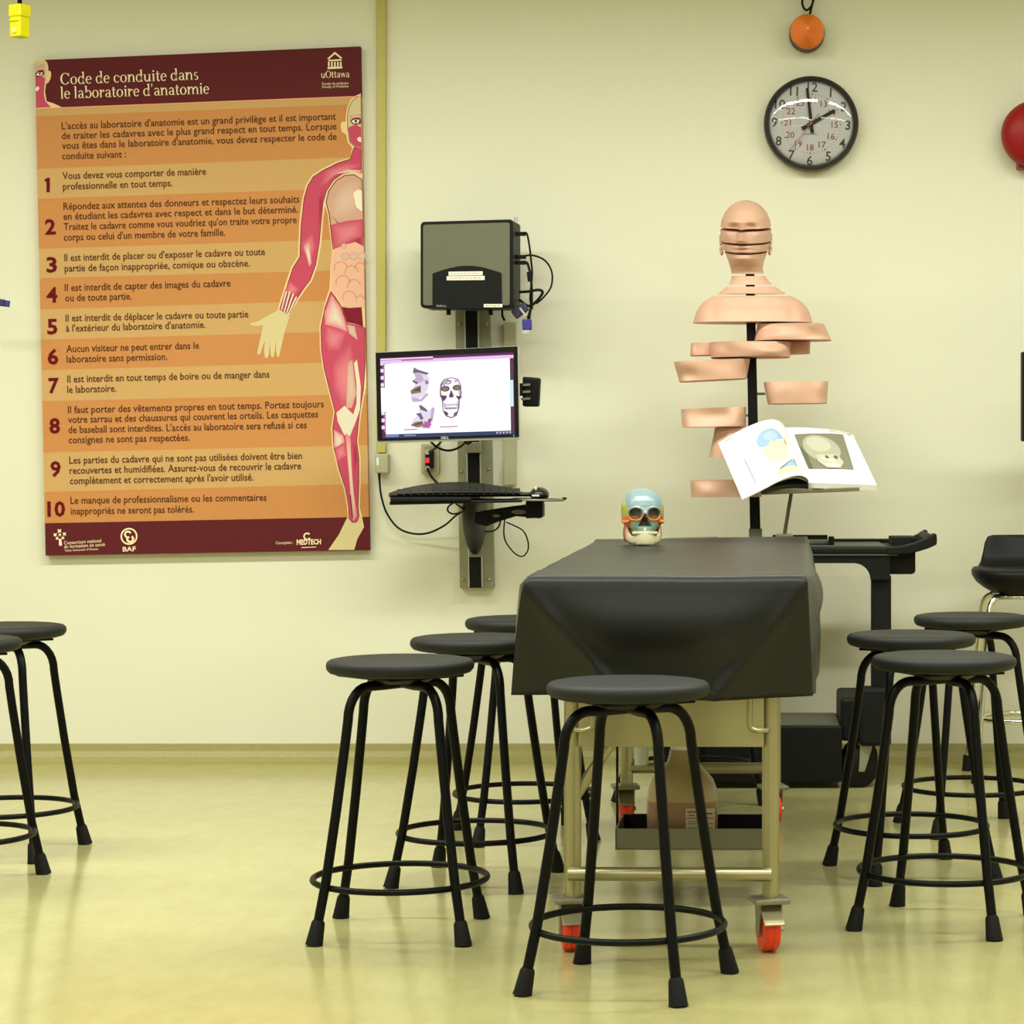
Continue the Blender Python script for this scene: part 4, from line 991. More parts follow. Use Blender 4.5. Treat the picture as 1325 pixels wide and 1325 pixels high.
for (lx, ly) in [(-LX,FY),(LX,FY),(-LX,RY),(LX,RY)]:
    obj('leg', MB().cyl(T(lx,ly,0.12), T(lx,ly,0.80), 0.0195, 18), M_steel, tb, smooth=True, flat_angle=50)
    cs = obj('caster', MB().lathe([(0.0,0.0),(0.026,0.0),(0.026,0.012),(0.0,0.012)], T(lx,ly,0.108), (0,0,1), 18), M_steel, tb, smooth=True, flat_angle=40)
    sw = 14 if lx > 0 else 10   # the wheels trail at a slight angle
    ca, sa = math.cos(math.radians(sw)), math.sin(math.radians(sw))
    def W(a, b, z): # a: along the axle, b: along rolling direction
        c = T(lx,ly,0); return V((c.x-0.004+a*ca-b*sa, c.y+a*sa+b*ca, z))
    mb = MB(); 
    def wb(a0,a1,b0,b1,z0,z1): return MB().hexa([W(a0,b0,z0),W(a1,b0,z0),W(a1,b0,z1),W(a0,b0,z1)],[W(a0,b1,z0),W(a1,b1,z0),W(a1,b1,z1),W(a0,b1,z1)])
    obj('top_plate', wb(-0.040,0.040,-0.038,0.038,0.109,0.121), M_steeld, cs, bevel=0.003)
    for a in (-0.026, 0.022): obj('fork', MB().prism([W(a,-0.022,0.108),W(a,0.026,0.108),W(a,0.020,0.07),W(a,0.009,0.034),W(a,-0.006,0.034),W(a,-0.016,0.07)], W(a+0.004,0,0)-W(a,0,0)), M_steeld, cs, bevel=0.001)
    ax = (W(1,0,0)-W(0,0,0)).normalized()
    obj('wheel', MB().lathe([(0.032,-0.018),(0.044,-0.018),(0.0475,-0.014),(0.049,-0.004),(0.0475,-0.002),(0.0475,0.002),(0.049,0.004),(0.0475,0.014),(0.044,0.018),(0.032,0.018)], W(-0.001,0.002,0.049), ax, 36), M_orange, cs, smooth=True, flat_angle=35)
    obj('wheel_hub', MB().lathe([(0.004,-0.0165),(0.033,-0.0165),(0.033,0.0165),(0.012,0.0165),(0.010,0.021),(0.004,0.021)], W(-0.001,0.002,0.049), ax, 24), M_plate, cs, smooth=True, flat_angle=35)
    obj('axle_bolt', MB().cyl(W(0.020,0.002,0.049), W(0.032,0.002,0.049), 0.007, 8), M_steel, cs)
    if ly == FY or lx < 0: obj('brake_pedal', MB().hexa([W(-0.025,-0.058,0.066),W(0.022,-0.058,0.066),W(0.022,-0.058,0.070),W(-0.025,-0.058,0.070)],[W(-0.025,-0.010,0.103),W(0.022,-0.010,0.103),W(0.022,-0.010,0.108),W(-0.025,-0.010,0.108)]), M_steel, cs, bevel=0.002)
obj('crossbar', MB().cyl(T(-LX-0.008,FY-0.024,0.175), T(LX+0.002,FY-0.024,0.175), 0.0155, 16), M_steel, tb, smooth=True, flat_angle=50)
obj('crossbar', MB().cyl(T(-LX,RY,0.171), T(LX,RY,0.171), 0.0165, 16), M_steel, tb, smooth=True, flat_angle=50)
for s in (-1, 1):
    x = s*(LX-0.046)
    obj('panel_bracket', MB().tube(smooth_path([T(x,FY-0.03,0.64),T(x,FY-0.03,0.56),T(x,FY-0.03,0.508),T(x+s*0.008,FY-0.03,0.497),T(x+s*0.022,FY-0.03,0.494),T(x+s*0.042,FY-0.018,0.494)], 4), 0.006, 10), M_steel, tb, smooth=True)
obj('brace', MB().tube([T(-LX,FY+0.01,0.335), T(-0.135,FY+0.01,0.462)], 0.0135, 10), M_steel, tb, smooth=True, flat_angle=50)
obj('drain_spout', MB().lathe([(0.0,0.0),(0.017,0.0),(0.021,0.060),(0.010,0.060),(0.010,0.14),(0.0,0.14)], T(-0.107,0.76,0.330), (0,0,1), 20), mat('spout_plastic', (205,215,200), 0.35, var=0.02), tb, smooth=True, flat_angle=50)
# tray shelf hung below the table
TY0, TY1 = 0.66, 0.92
def zt(y, py): return None
mb = MB()
tbox(mb, -0.165,0.225,TY0,TY0+0.004,0.135,0.185)
tbox(mb, -0.165,0.225,TY1-0.004,TY1,0.135,0.185)
tbox(mb, -0.165,-0.161,TY0,TY1,0.135,0.185)
tbox(mb, 0.221,0.225,TY0,TY1,0.135,0.185)
tbox(mb, -0.165,0.225,TY0,TY1,0.133,0.137)
sh = obj('shelf_tray', mb, mat('tray_grey', (128,124,104), 0.5, metal=0.2, var=0.06), tb)
obj('liner', tbox(MB(), -0.159,0.219,TY0+0.006,TY1-0.006,0.137,0.150), M_rubber, sh)
obj('liner_rim', tbox(MB(), -0.159,0.219,TY1-0.009,TY1-0.0045,0.150,0.184), M_rubber, sh)
obj('hanger', tbox(MB(), -0.170,-0.1655,TY0+0.10,TY0+0.13,0.135,0.80), M_blackm, tb)
obj('hanger', tbox(MB(), 0.2255,0.230,TY0+0.10,TY0+0.13,0.135,0.80), M_steel, tb)

# jug in the tray
jc = T(-0.005,0.79,0.1505)
jg = thing('jug', tuple(jc), 'large translucent jug of pinkish fluid with a white label under the table', 'jug')
def sq_ring(hx, hy, z, n=32, p=0.5): return [V((jc.x+hx*math.copysign(abs(math.cos(a))**p, math.cos(a)), jc.y+hy*math.copysign(abs(math.sin(a))**p, math.sin(a)), jc.z+z)) for a in [2*PI*k/n for k in range(n)]]
M_jugp = mat('jug_pink_fluid', (158,118,92), 0.35, var=0.05)
M_jug = mat('jug_plastic', (178,160,116), 0.35, var=0.04)
J = [(0.082,0.078,0.0),(0.088,0.083,0.006),(0.089,0.084,0.06),(0.088,0.083,0.092)]
obj('lower_body', MB().loft([sq_ring(a,b,z) for a,b,z in J]), M_jugp, jg, smooth=True, flat_angle=60)
J = [(0.088,0.083,0.092),(0.086,0.081,0.115),(0.078,0.074,0.138),(0.058,0.056,0.162),(0.040,0.040,0.182),(0.034,0.034,0.20),(0.032,0.032,0.215)]
obj('shoulder', MB().loft([sq_ring(a,b,z,32,0.5+0.5*i/6) for i,(a,b,z) in enumerate(J)]), M_jug, jg, smooth=True, flat_angle=60)
obj('cap', MB().cyl(jc+V((0,0,0.215)), jc+V((0,0,0.242)), 0.030, 24), M_white, jg, smooth=True, flat_angle=40)
lx0, lx1 = jc.x+0.010, jc.x+0.082
lab = obj('label', MB().box(lx0,lx1,jc.y-0.0862,jc.y-0.0835,jc.z+0.004,jc.z+0.078), mat('jug_label', (196,186,156), 0.6, var=0.03), jg)
mb = MB(); yy = jc.y-0.0868
for (a,b,z,h) in [(0.004,0.030,0.068,0.004),(0.036,0.042,0.068,0.004),(0.008,0.022,0.060,0.003),(0.006,0.030,0.045,0.0015),(0.006,0.04,0.040,0.0015),(0.034,0.038,0.033,0.004),(0.034,0.038,0.022,0.004),(0.006,0.03,0.030,0.0015),(0.006,0.034,0.014,0.0015),(0.05,0.066,0.064,0.004),(0.046,0.068,0.04,0.002),(0.046,0.066,0.03,0.002),(0.046,0.068,0.02,0.002)]:
    mb.box(lx0+a, lx0+b, yy, yy+0.0008, jc.z+z, jc.z+z+h)
obj('label_print', mb, mat('label_ink', (110,86,84), 0.6, var=0), lab)
obj('label_rule', MB().box(lx0+0.002, lx1-0.002, yy, yy+0.0008, jc.z+0.0535, jc.z+0.056), mat('label_red', (170,70,56), 0.6, var=0), lab)

# ------------------------------------------------------------------ black sheet over the table
ZT = 0.839
def cloth_mesh():
    NF, NS, NT = 60, 44, 18
    # plan outline of the top, from the front left corner round by the right
    FL, FR = V((-0.470,5.415,ZT)), V((0.142,5.415,ZT)); BR_, BL_ = V((0.200,7.60,ZT)), V((-0.452,7.66,ZT))
    top = []; vs = []; fs = []
    def tp(u, v):
        p = FL*(1-u)*(1-v)+FR*u*(1-v)+BR_*u*v+BL_*(1-u)*v
        z = ZT+0.0022*noise.noise(V((p.x*5, p.y*9, 0)))+0.002*noise.noise(V((p.x*1.5, p.y*22, 3)))
        e = min(u, 1-u)*0.6; f = min(v, 1-v)*2.2
        if v > 0.93: z += 0.012*((v-0.93)/0.07)**2*(0.5+u*0.8)
        m = min(e, f)
        if m < 0.012 and v < 0.9: z -= 0.001*(1-m/0.012)**2
        return V((p.x, p.y, z))
    for j in range(NS+1):
        for i in range(NF+1):
            vs.append(tp(i/NF, j/NS))
    def id_(i, j): return j*(NF+1)+i
    for j in range(NS):
        for i in range(NF): fs.append((id_(i,j), id_(i+1,j), id_(i+1,j+1), id_(i,j+1)))
    # skirt columns: (edge vertex index, function t -> offset)
    per = [('f', i) for i in range(NF+1)] + [('r', j) for j in range(1, NS+1)] + [('b', i) for i in range(NF-1, -1, -1)] + [('l', j) for j in range(NS-1, 0, -1)]
    def front(u, t):
        w_ = 2*u-1
        a = abs(w_)
        t2 = max(0, t-0.06)/0.94
        ur = 1.0-0.66*t2
        hang = 0.268+0.006*w_*0+0.004*math.sin(3*w_)
        out = 0.003+0.004*min(1,t*14)
        crease = 0.0
        if a > ur:
            k = (a-ur)/max(1e-4, 1-ur)
            dep = 0.080*t2 if w_ < 0 else 0.070*t2
            out -= dep*(k*0.95+0.05*math.sin(k*PI))
            out += 0.010*t2*math.sin(k*PI*2.2+1.2)*k*(1-k)*3
            crease = k
        out += 0.012*math.exp(-((a-ur)/0.045)**2)*min(1, t2*3)
        # a shallow belly just under the front edge
        out += 0.020*math.sin(PI*min(1, max(0, t-0.06)/0.70))**1.5*max(0, 1-(a/max(ur,0.01))**4)
        lat = 0.0
        if a > 0.6: lat = (a-0.6)/0.4*(0.042*t**0.6 if w_ < 0 else 0.015*t)*(1 if w_ > 0 else -1)
        return V((lat, -out, -hang*t))
    def side(sg, v, t):
        bl = math.exp(-v/0.10)
        o = ((0.008+0.028*math.exp(-(v/0.3)**2)) if sg < 0 else 0.012)*min(1, t*9)**0.6 + 0.010*math.sin(v*23+1)*t*min(1, v*8) + 0.012*math.sin(PI*t)*(1-bl)
        if sg > 0: o += 0.016*math.sin(PI*min(1,t*2.2))*math.exp(-((v-0.25)/0.2)**2)
        o += 0.008*t
        return V((sg*o, 0.0, -(0.268+0.006*math.sin(v*11))*t))
    def back(u, t): return V((0, 0.008+0.02*t, -0.16*t))
    cols = []
    for kind, k in per:
        if kind == 'f':
            idx = id_(k, 0); fn = (lambda t, u=k/NF: front(u, t))
        elif kind == 'r':
            idx = id_(NF, k); v = k/NS
            def fn(t, v=v):
                a = front(1.0, t); b = side(1, v, t); m = min(1, v/0.10); m = m*m*(3-2*m)
                return a*(1-m)+b*m if v < 0.97 else (b+back(1, t))*0.5
        elif kind == 'l':
            idx = id_(0, k); v = k/NS
            def fn(t, v=v):
                a = front(0.0, t); b = side(-1, v, t); m = min(1, v/0.10); m = m*m*(3-2*m)
                return a*(1-m)+b*m
        else:
            idx = id_(k, NS); fn = (lambda t, u=k/NF: back(u, t))
        cols.append((idx, fn))
    base = len(vs); n = len(cols)
    for idx, fn in cols:
        for r in range(1, NT+1): vs.append(vs[idx]+fn(r/NT))
    for c in range(n):
        c2 = (c+1) % n
        for r in range(NT):
            a = cols[c][0] if r == 0 else base+c*NT+r-1
            b = cols[c2][0] if r == 0 else base+c2*NT+r-1
            fs.append((a, b, base+c2*NT+r, base+c*NT+r))
    return MB().add(vs, fs)
M_cloth = mat('black_vinyl_sheet', (13, 13, 11), 0.40, var=0.10, scale=6, bump=0.04, bscale=240, spec=0.4)
top('table_sheet', cloth_mesh(), M_cloth, 'black vinyl sheet draped over the table with folded corners at the near end', 'sheet', base=tuple(T(0,1.1,0.57)), smooth=True, flat_angle=75, solid=0.002)

# ------------------------------------------------------------------ painted teaching skull
skc = V(((831.5-PCX)/FPX*7.3, 7.3, 0.8425))
sk = thing('skull_model', tuple(skc), 'coloured plastic teaching skull sitting on the far left of the black sheet', 'skull')
M_sk = mat_attr('painted_bone', 0.28, 0.6)
H = 0.166
def gauss(x, y, sx, sy): return math.exp(-(x/sx)**2-(y/sy)**2)
SKT = [(1.0,.015,.02,.02),(.985,.10,.10,.10),(.96,.18,.19,.19),(.92,.25,.28,.28),(.86,.31,.36,.36),(.78,.352,.42,.43),(.70,.372,.45,.48),(.62,.380,.46,.50),(.54,.380,.445,.50),(.47,.374,.43,.48),(.41,.362,.415,.44),(.35,.335,.42,.38),(.30,.29,.425,.28),(.26,.235,.43,.16),(.215,.21,.43,.10),(.19,.205,.425,.08)]
def sk_interp(z):
    for a, b in zip(SKT[:-1], SKT[1:]):
        if b[0] <= z <= a[0]:
            t = (a[0]-z)/(a[0]-b[0]); return [a[i]+(b[i]-a[i])*t for i in range(1,4)]
    return SKT[-1][1:]
yaw = math.radians(8)
def sk_world(x, y, z): return skc+V((x*math.cos(yaw)-y*math.sin(yaw), x*math.sin(yaw)+y*math.cos(yaw), z))*H+V((0,0,0))
def sk_color(x, y, z):
    front = y < 0
    c = (130,150,150)
    if front:
        so = min(math.hypot((abs(x)-.158)/.098, (z-.545)/.092), 9)
        ns = abs(x) < .075*max(0,(.52-z)/.16+0.15) and .325 < z < .52
        if ns: return (62,40,34)
        if so < 1.0: return (104,112,112) if z > .50+0.25*(abs(x)-.16) else (206,140,30) if abs(x) > .12 else (150,150,50)
        if z < .245: return (206,196,160)
        if z < .43 and abs(x) < .235: return (232,224,196) if abs(x) < .012 and z < .3 else (128,158,142)
        if abs(x) < .055 and z < .60: return (190,178,150)
        if z < .50 and abs(x) < .335: return (204,112,40)
        if abs(x) > .335 and z < .50: return (200,104,66)
        if abs(x) > .29 and z < .68: return (158,160,58)
        if abs(x) > .33: return (176,180,96)
        return (124,146,152)
    return (200,110,80) if z < .45 else (170,172,80)
vs = []; cs_ = []; NZ, NA = 84, 96
zs = [1.0-(1.0-.19)*i/NZ for i in range(NZ+1)]
rings = []
for z in zs:
    hw, df, db = sk_interp(z); ring = []
    for k in range(NA):
        a = 2*PI*k/NA
        ca, sa = math.cos(a), math.sin(a)   # sa<0 is the face side
        p = 0.92 if z > .45 else 0.8
        x = hw*math.copysign(abs(ca)**p, ca); y = (df if sa < 0 else db)*math.copysign(abs(sa)**p, sa)
        col = sk_color(x, y, z)
        if y < 0:
            e = math.hypot((abs(x)-.158)/.100, (z-.545)/.095)
            if e < 1.15: y += .16*max(0, min(1, (1.15-e)/.35))
            y -= .022*math.exp(-((e-1.2)/.18)**2)*(1 if e > 1.0 else 0.4)
            if abs(x) < .085*max(0,(.53-z)/.17+0.12) and .32 < z < .53: y += .14
            y -= .05*gauss(x, z-.56, .05, .06)
            if z < .47: y += .10*max(0, min(1, (abs(x)-.20)/.12))*max(0, min(1, (.47-z)/.08))
            y -= .02*gauss(abs(x)-.26, z-.42, .08, .05)
        ring.append(sk_world(x, y, z)); cs_.append(rgb(*col))
    rings.append(ring)
mb = MB().loft(rings); mb.c = cs_
obj('cranium', mb, M_sk, sk, smooth=True)
# teeth row and lower jaw
M_bone = mat('ivory_bone', (206,196,158), 0.3, var=0.05, scale=40)
mb = MB()
for k in range(-5, 6):
    a = k*0.16; x = .215*math.sin(a)/math.sin(.8)*.95; y = -.43*(.80+.20*math.cos(a*1.2))-.005
    c = sk_world(x, y, .203); mb.ball(c, .0036, 8, 6, (1,1,1.45))
obj('upper_teeth', mb, M_bone, sk, smooth=True)
jaw = []
NJ = 30
for i in range(NJ+1):
    t = -1+2*i/NJ; a = abs(t)
    x = .295*math.sin(min(1,a*1.02)*PI/2)**1.0*(1 if t > 0 else -1)
    y = -.440+.36*a**1.7
    zt_ = .195-.05*min(1,a/.5)**2 if a < .55 else .145+.20*((a-.55)/.45)**1.2
    zb = .006+.010*math.exp(-(t/.16)**2)-.0+(.0 if a < .75 else .10*((a-.75)/.25)**2)+0.012*math.sin(a*9)*(a < .6)
    th = .055 if a < .75 else .04
    n_ = V((math.copysign(min(1,a*1.3),t), -(1-a*.8), 0)); n_ = n_.normalized()*th/2
    tx = .84 if a < .75 else .84+.16*(a-.75)/.25
    jaw.append([sk_world(x*tx+n_.x, y+n_.y, zb+.0), sk_world(x+n_.x*1.25, y+n_.y*1.25, (zb*.6+zt_*.4)), sk_world(x+n_.x*.8, y+n_.y*.8, zt_), sk_world(x-n_.x*.8, y-n_.y*.8, zt_), sk_world(x*tx-n_.x, y-n_.y, zb)])
obj('mandible', MB().loft(jaw), M_bone, sk, smooth=True, flat_angle=70)
for s in (-1, 1):
    pth = [sk_world(s*.27,-.30,.41), sk_world(s*.325,-.22,.395), sk_world(s*.35,-.08,.40), sk_world(s*.35,.02,.41)]
    obj('cheekbone_arch', MB().tube(smooth_path(pth), .0052, 8), mat('orange_bone', (216,120,64), 0.3, var=0.03), sk, smooth=True)
    obj('mastoid', MB().ball(sk_world(s*.285,.05,.20), .012, 12, 8, (.9,1,2.3)), mat('red_bone', (186,92,74), 0.35, var=0.03), sk, smooth=True)
obj('occipital', MB().ball(sk_world(0,.10,.24), .040, 16, 10, (1.15,1,.9)), mat('red_bone', (186,92,74), 0.35, var=0.03), sk, smooth=True)

# ------------------------------------------------------------------ black utility cart
M_cart = mat('cart_plastic', (12, 13, 11), 0.55, var=0.1, scale=20, bump=0.06, bscale=160, spec=0.2)
M_cartt = mat('cart_top_grey', (70, 70, 58), 0.5, var=0.08, scale=20)
ct = thing('utility_cart', tuple(V(((1040-PCX)/FPX*8.35, 8.4, 0))), 'black plastic utility cart by the wall behind the draped table', 'cart')
CF, CB = 8.18, 8.62
def cx(px, D=CF): return (px-PCX)/FPX*D
def cz(py, D=CF): return CAM_H-(py-PCY)/FPX*D
xl, xr = cx(846), cx(1162)
obj('top_shelf', MB().box(xl, xr, CF, CB, cz(717), cz(708)), M_cart, ct, bevel=0.006)
obj('top_mat', MB().box(xl+0.03, xr-0.04, CF+0.03, CB-0.02, cz(708)-0.002, cz(708)+0.004), M_cartt, ct)
obj('rear_rim', MB().box(xl, xr, CB-0.03, CB, cz(708), cz(708)+0.014), M_cart, ct, bevel=0.004)
obj('apron_groove', MB().box(xl+0.004, xr, CF+0.004, CB-0.01, cz(719), cz(716.5)), M_cartt, ct)
ap = [(850,719),(850,750),(853,750)]
ap += [(853+20-20*math.cos(a), 750-21*math.sin(a)) for a in [PI/2*i/6 for i in range(7)]]
ap += [(1105,729)]+[(1105+22*math.sin(a), 751-22*math.cos(a)) for a in [PI/2*i/7 for i in range(1,8)]]+[(1152,751),(1152,719)]
obj('apron', MB().prism([V((cx(x), CF+0.012, cz(y))) for x, y in ap], (0,0.035,0)), M_cart, ct, bevel=0.003)
bk = [(1150,719),(1150,744),(1181,744),(1184,743),(1186,740),(1186,714),(1176,716)]
obj('end_block', MB().prism([V((cx(x), CF+0.05, cz(y))) for x, y in bk], (0,0.34,0)), M_cart, ct, bevel=0.004)
hd_t = [(1148,708),(1160,707.5),(1172,706),(1185,702),(1198,697),(1205,692.5),(1209,690),(1212,691.5),(1212.5,698),(1212,705),(1202,709.5),(1190,713.5),(1178,716.5),(1162,717.5),(1148,717.5)]
obj('handle', MB().prism([V((cx(x), CF-0.004, cz(y)+0.0005)) for x, y in hd_t], (0,0.05,0)), M_cart, ct, bevel=0.005)
obj('handle', MB().prism([V((cx(x), CB-0.046, cz(y)+0.0005)) for x, y in hd_t], (0,0.05,0)), M_cart, ct, bevel=0.005)
obj('handle_bar', MB().cyl(V((cx(1206), CF+0.02, cz(699))), V((cx(1206), CB-0.02, cz(699))), 0.018, 14), M_cart, ct, smooth=True, flat_angle=50)
obj('tool_bin', MB().box(cx(1152,8.4), cx(1183,8.4), 8.3, 8.5, cz(707,8.4), cz(694,8.4)), M_rubber, ct, bevel=0.003)
for y in (8.28, 8.35): obj('handle_slot', MB().box(cx(1184), cx(1199), y, y+0.03, cz(701), cz(697.5)), M_rubber, ct)
lx = (cx(1127,8.25), cx(1152.5,8.25)); lx2 = (cx(1129,8.58), cx(1150,8.58))
obj('leg', MB().box(lx[0], lx[1], 8.215, 8.27, 0.14, cz(745)), M_cart, ct, bevel=0.006)
obj('leg', MB().box(lx2[0], lx2[1], 8.55, 8.605, 0.14, cz(745)), M_cart, ct, bevel=0.006)
obj('leg', MB().box(cx(850,8.25), cx(876,8.25), 8.215, 8.27, 0.14, cz(745)), M_cart, ct, bevel=0.006)
obj('leg', MB().box(cx(850,8.25), cx(876,8.25), 8.55, 8.605, 0.14, cz(745)), M_cart, ct, bevel=0.006)
obj('lower_shelf', MB().box(cx(856), cx(1090), CF+0.01, CB-0.02, 0.022, 0.208), M_cart, ct, bevel=0.006)
obj('shelf_mat', MB().box(cx(862), cx(1086), CF+0.016, CB-0.04, 0.206, 0.212), M_cartt, ct)
obj('caster_housing', MB().box(cx(1088), cx(1153), CF+0.03, CB-0.04, 0.155, 0.30), M_cart, ct, bevel=0.012)
obj('leg_socket', MB().box(cx(1112), cx(1150), CF+0.012, CF+0.10, 0.14, 0.335), M_rubber, ct, bevel=0.014)
for (px_, D_) in [(1112, 8.23), (1112, 8.52), (872, 8.52)]:
    wc = V((cx(px_, D_), D_, 0.066))
    a_ = V((0.35,-0.94,0)).normalized()
    cs = obj('caster', MB().lathe([(0.0,-0.016),(0.058,-0.016),(0.064,-0.012),(0.0655,0.0),(0.064,0.012),(0.058,0.016),(0.0,0.016)], wc, a_, 36), M_rubber, ct, smooth=True, flat_angle=40)
    s_ = V((a_.y,-a_.x,0))*-1
    obj('fork', MB().prism([wc+a_*0.019+p for p in [s_*-0.012+V((0,0,-0.012)), s_*0.010+V((0,0,-0.012)), s_*0.036+V((0,0,0.062)), s_*0.036+V((0,0,0.078)), s_*-0.006+V((0,0,0.078))]], a_*0.004), M_plate, cs, bevel=0.002)
    obj('swivel', MB().cyl(wc+V((0,0,0.074))+s_*0.015, wc+V((0,0,0.095))+s_*0.015, 0.022, 14), M_steeld, cs, smooth=True, flat_angle=40)

# ------------------------------------------------------------------ sectional torso model on its post
M_skin = mat('model_skin', (204, 160, 136), 0.45, var=0.12, scale=9)
M_cut = mat('model_section', (196, 128, 104), 0.5, var=0.25, scale=40)
DT = 8.40
sT = FPX/DT
ZC = cz(708)+0.006
tm = thing('torso_model', (P(977,690,DT).x, DT, ZC), 'sliced anatomical torso model of head and body sections on a black post', 'anatomical model')
bp = [(932,686.5),(1070,685.5),(1082,689),(1082,697)]
obj('base_plate', MB().box(P(936,0,DT).x, P(1078,0,DT).x, 8.30, 8.52, ZC, ZC+0.012), mat('base_grey', (104,104,88), 0.45, var=0.05), tm, bevel=0.003)
obj('base_rail', MB().box(P(1000,0,DT).x, P(1071,0,DT).x, 8.42, 8.46, ZC+0.012, ZC+0.026), M_rubber, tm)
obj('base_clamp', MB().box(P(1072,0,8.3).x, P(1079,0,8.3).x, 8.27, 8.31, ZC, ZC+0.026), M_black, tm, bevel=0.002)
obj('post', MB().hexa([P(970.5,688,DT-0.015)*1,P(984,688,DT-0.015),P(976,345,DT-0.015),P(964.5,345,DT-0.015)], [P(970.5,688,DT+0.015),P(984,688,DT+0.015),P(976,345,DT+0.015),P(964.5,345,DT+0.015)]), M_black, tm)
obj('post_collar', MB().box(P(969,0,DT).x, P(986,0,DT).x, DT-0.03, DT+0.03, ZC+0.012, P(0,684,DT).z), mat('base_grey', (104,104,88), 0.45), tm, bevel=0.002)
# bust: rings in picture rows (half width, front depth, back depth, centre column)
BT = [(259,2,2,2,965),(260.5,9,9,9,965),(263,15,16,17,965),(268,21.5,23,26,965),(275,27,30,33,965),(285,31.5,35,38,965),(296,33,37,40,965),(306,32.5,37,40,965),(316,31,36.5,37,965),(324,28.6,36,33,965.2),(331,25.4,35,28,965.4),(337,23.4,33,25,965.6),(342,22,28,23.5,965.8),(347,21,20,22.5,966),(353,20.8,15,22,967),(359,22.2,15,23,969),(365,25.5,16,24,970.5),(370,30,18,26,971.5),(376,38,21,28,972.5),(381,45.5,24,30,973),(386,56,27,32,973.5),(391,63.5,30,34,973.8),(397,69,33,36,974),(404,73,37,38,974),(411,75.5,40,39,974),(418.5,77.5,42,40,974)]
def bt(y):
    if y <= BT[0][0]: return BT[0][1:]
    for a, b in zip(BT[:-1], BT[1:]):
        if a[0] <= y <= b[0]:
            t = (y-a[0])/(b[0]-a[0]); return [a[i]+(b[i]-a[i])*t for i in range(1,5)]
    return BT[-1][1:]
def bust(y0, y1, step=1.0, NA=96, feats=True):
    rings = []; y = y0
    while y <= y1+1e-6:
        hw, df, db, cxx = bt(y); ring = []
        yw = math.radians(-8) if y < 345 else (math.radians(-8)*(365-y)/20 if y < 365 else 0)
        for k in range(NA):
            a = 2*PI*k/NA; ca, sa = math.cos(a), math.sin(a)
            p = 1.0 if y < 365 else 0.8
            x = hw*math.copysign(abs(ca)**p, ca); d = (df if sa < 0 else db)*math.copysign(abs(sa)**p, sa)
            if sa < 0 and y < 350:
                # face: brow, sockets, nose, lips, chin
                d += 6.5*gauss(abs(x)-11.5, y-297.5, 7.0, 4.2)
                d -= 2.8*gauss(abs(x)-10, y-290.5, 9, 3.0)
                d -= 2.2*gauss(abs(x)-11.5, y-300.5, 4.2, 2.4)
                if 291 < y < 322:
                    t = (y-291)/(316.5-291)
                    hgt = 4+13*t if t <= 1 else 17.0*max(0, 1-(t-1)/0.12)
                    d -= hgt*math.exp(-(x/(2.6+2.0*min(1,t)))**2)
                d -= 2.0*gauss(abs(x)-5.0, y-315, 2.6, 2.6)
                d += 1.8*gauss(abs(x)-17, y-322, 5, 8)
                d -= 2.8*gauss(x, y-323.4, 8, 1.5); d += 2.8*gauss(x, y-325.8, 9, 0.9); d -= 3.0*gauss(x, y-328.4, 7.5, 1.8)
                d += 1.2*gauss(x, y-333, 8, 2.0); d -= 4.5*gauss(x, y-338.5, 9, 4)
                d -= 1.5*gauss(abs(x)-19, y-308, 5, 5)
            if y > 376 and sa < 0:
                d -= 2.0*gauss(abs(x)-22, y-388, 16, 3); d += 2.4*gauss(abs(x)-50, y-405, 7, 14); d -= 1.5*gauss(x, y-400, 3, 14)*-1
            c, s = math.cos(yw), math.sin(yw)
            X = x*c-d*s; Y = x*s+d*c
            zc = CAM_H-(y-PCY)/sT
            ring.append(V(((cxx-PCX)/sT+X/sT, DT+Y/sT, zc)))
        rings.append(ring); y += step
    return rings
def cut_piece(rings, ytop, ybot, tilt, ttop=None):
    # keep what lies between two tilted planes given by their rows at the front of the figure
    mb = MB().loft(rings)
    bm = bmesh.new()
    bv = [bm.verts.new(p) for p in mb.v]
    for f in mb.f: bm.faces.new([bv[i] for i in f])
    bmesh.ops.recalc_face_normals(bm, faces=bm.faces)
    for yy, sgn, tt in ((ytop, 1, tilt if ttop is None else ttop), (ybot, -1, tilt)):
        a = math.radians(tt); no = V((0, -math.sin(a), math.cos(a)))
        if yy is None: continue
        co = V(((968-PCX)/sT, DT-36/sT if yy < 345 else DT-20/sT, CAM_H-(yy-PCY)/sT))
        g = bm.verts[:]+bm.edges[:]+bm.faces[:]
        r = bmesh.ops.bisect_plane(bm, geom=g, plane_co=co, plane_no=no*sgn, clear_outer=True)
        ed = [e for e in r['geom_cut'] if isinstance(e, bmesh.types.BMEdge)]
        fr = bmesh.ops.contextual_create(bm, geom=ed)
        for f in fr['faces']: f.material_index = 1
    out = MB(); bm.verts.index_update()
    out.v = [v.co.copy() for v in bm.verts]; out.c = [(1,1,1,1)]*len(out.v)
    for f in bm.faces: out.f.append([v.index for v in f.verts]); out.m.append(f.material_index)
    bm.free(); return out
def ear(mb, side, y0, y1):
    # half an ear belonging to one slice
    cxx = 965+side*32.2
    for i in range(3):
        yy = y0+(y1-y0)*(0.2+0.3*i)
        mb.ball(P(cxx-(side*0.6)*i*(1 if y0 > 318 else 0), yy, DT+0.012), 2.9/sT, 10, 8, (0.75, 1.5, 1.25))
HB = bust(259, 372)
CUTS = [('head_slice', 250, 300.0, 11), ('head_slice', 303.6, 318.6, 11), ('head_slice', 321.2, 330.6, 11), ('neck_slice', 333.2, 356.0, 5), ('neck_slice', 358.6, 369.8, 4)]
HB2 = bust(340, 385)
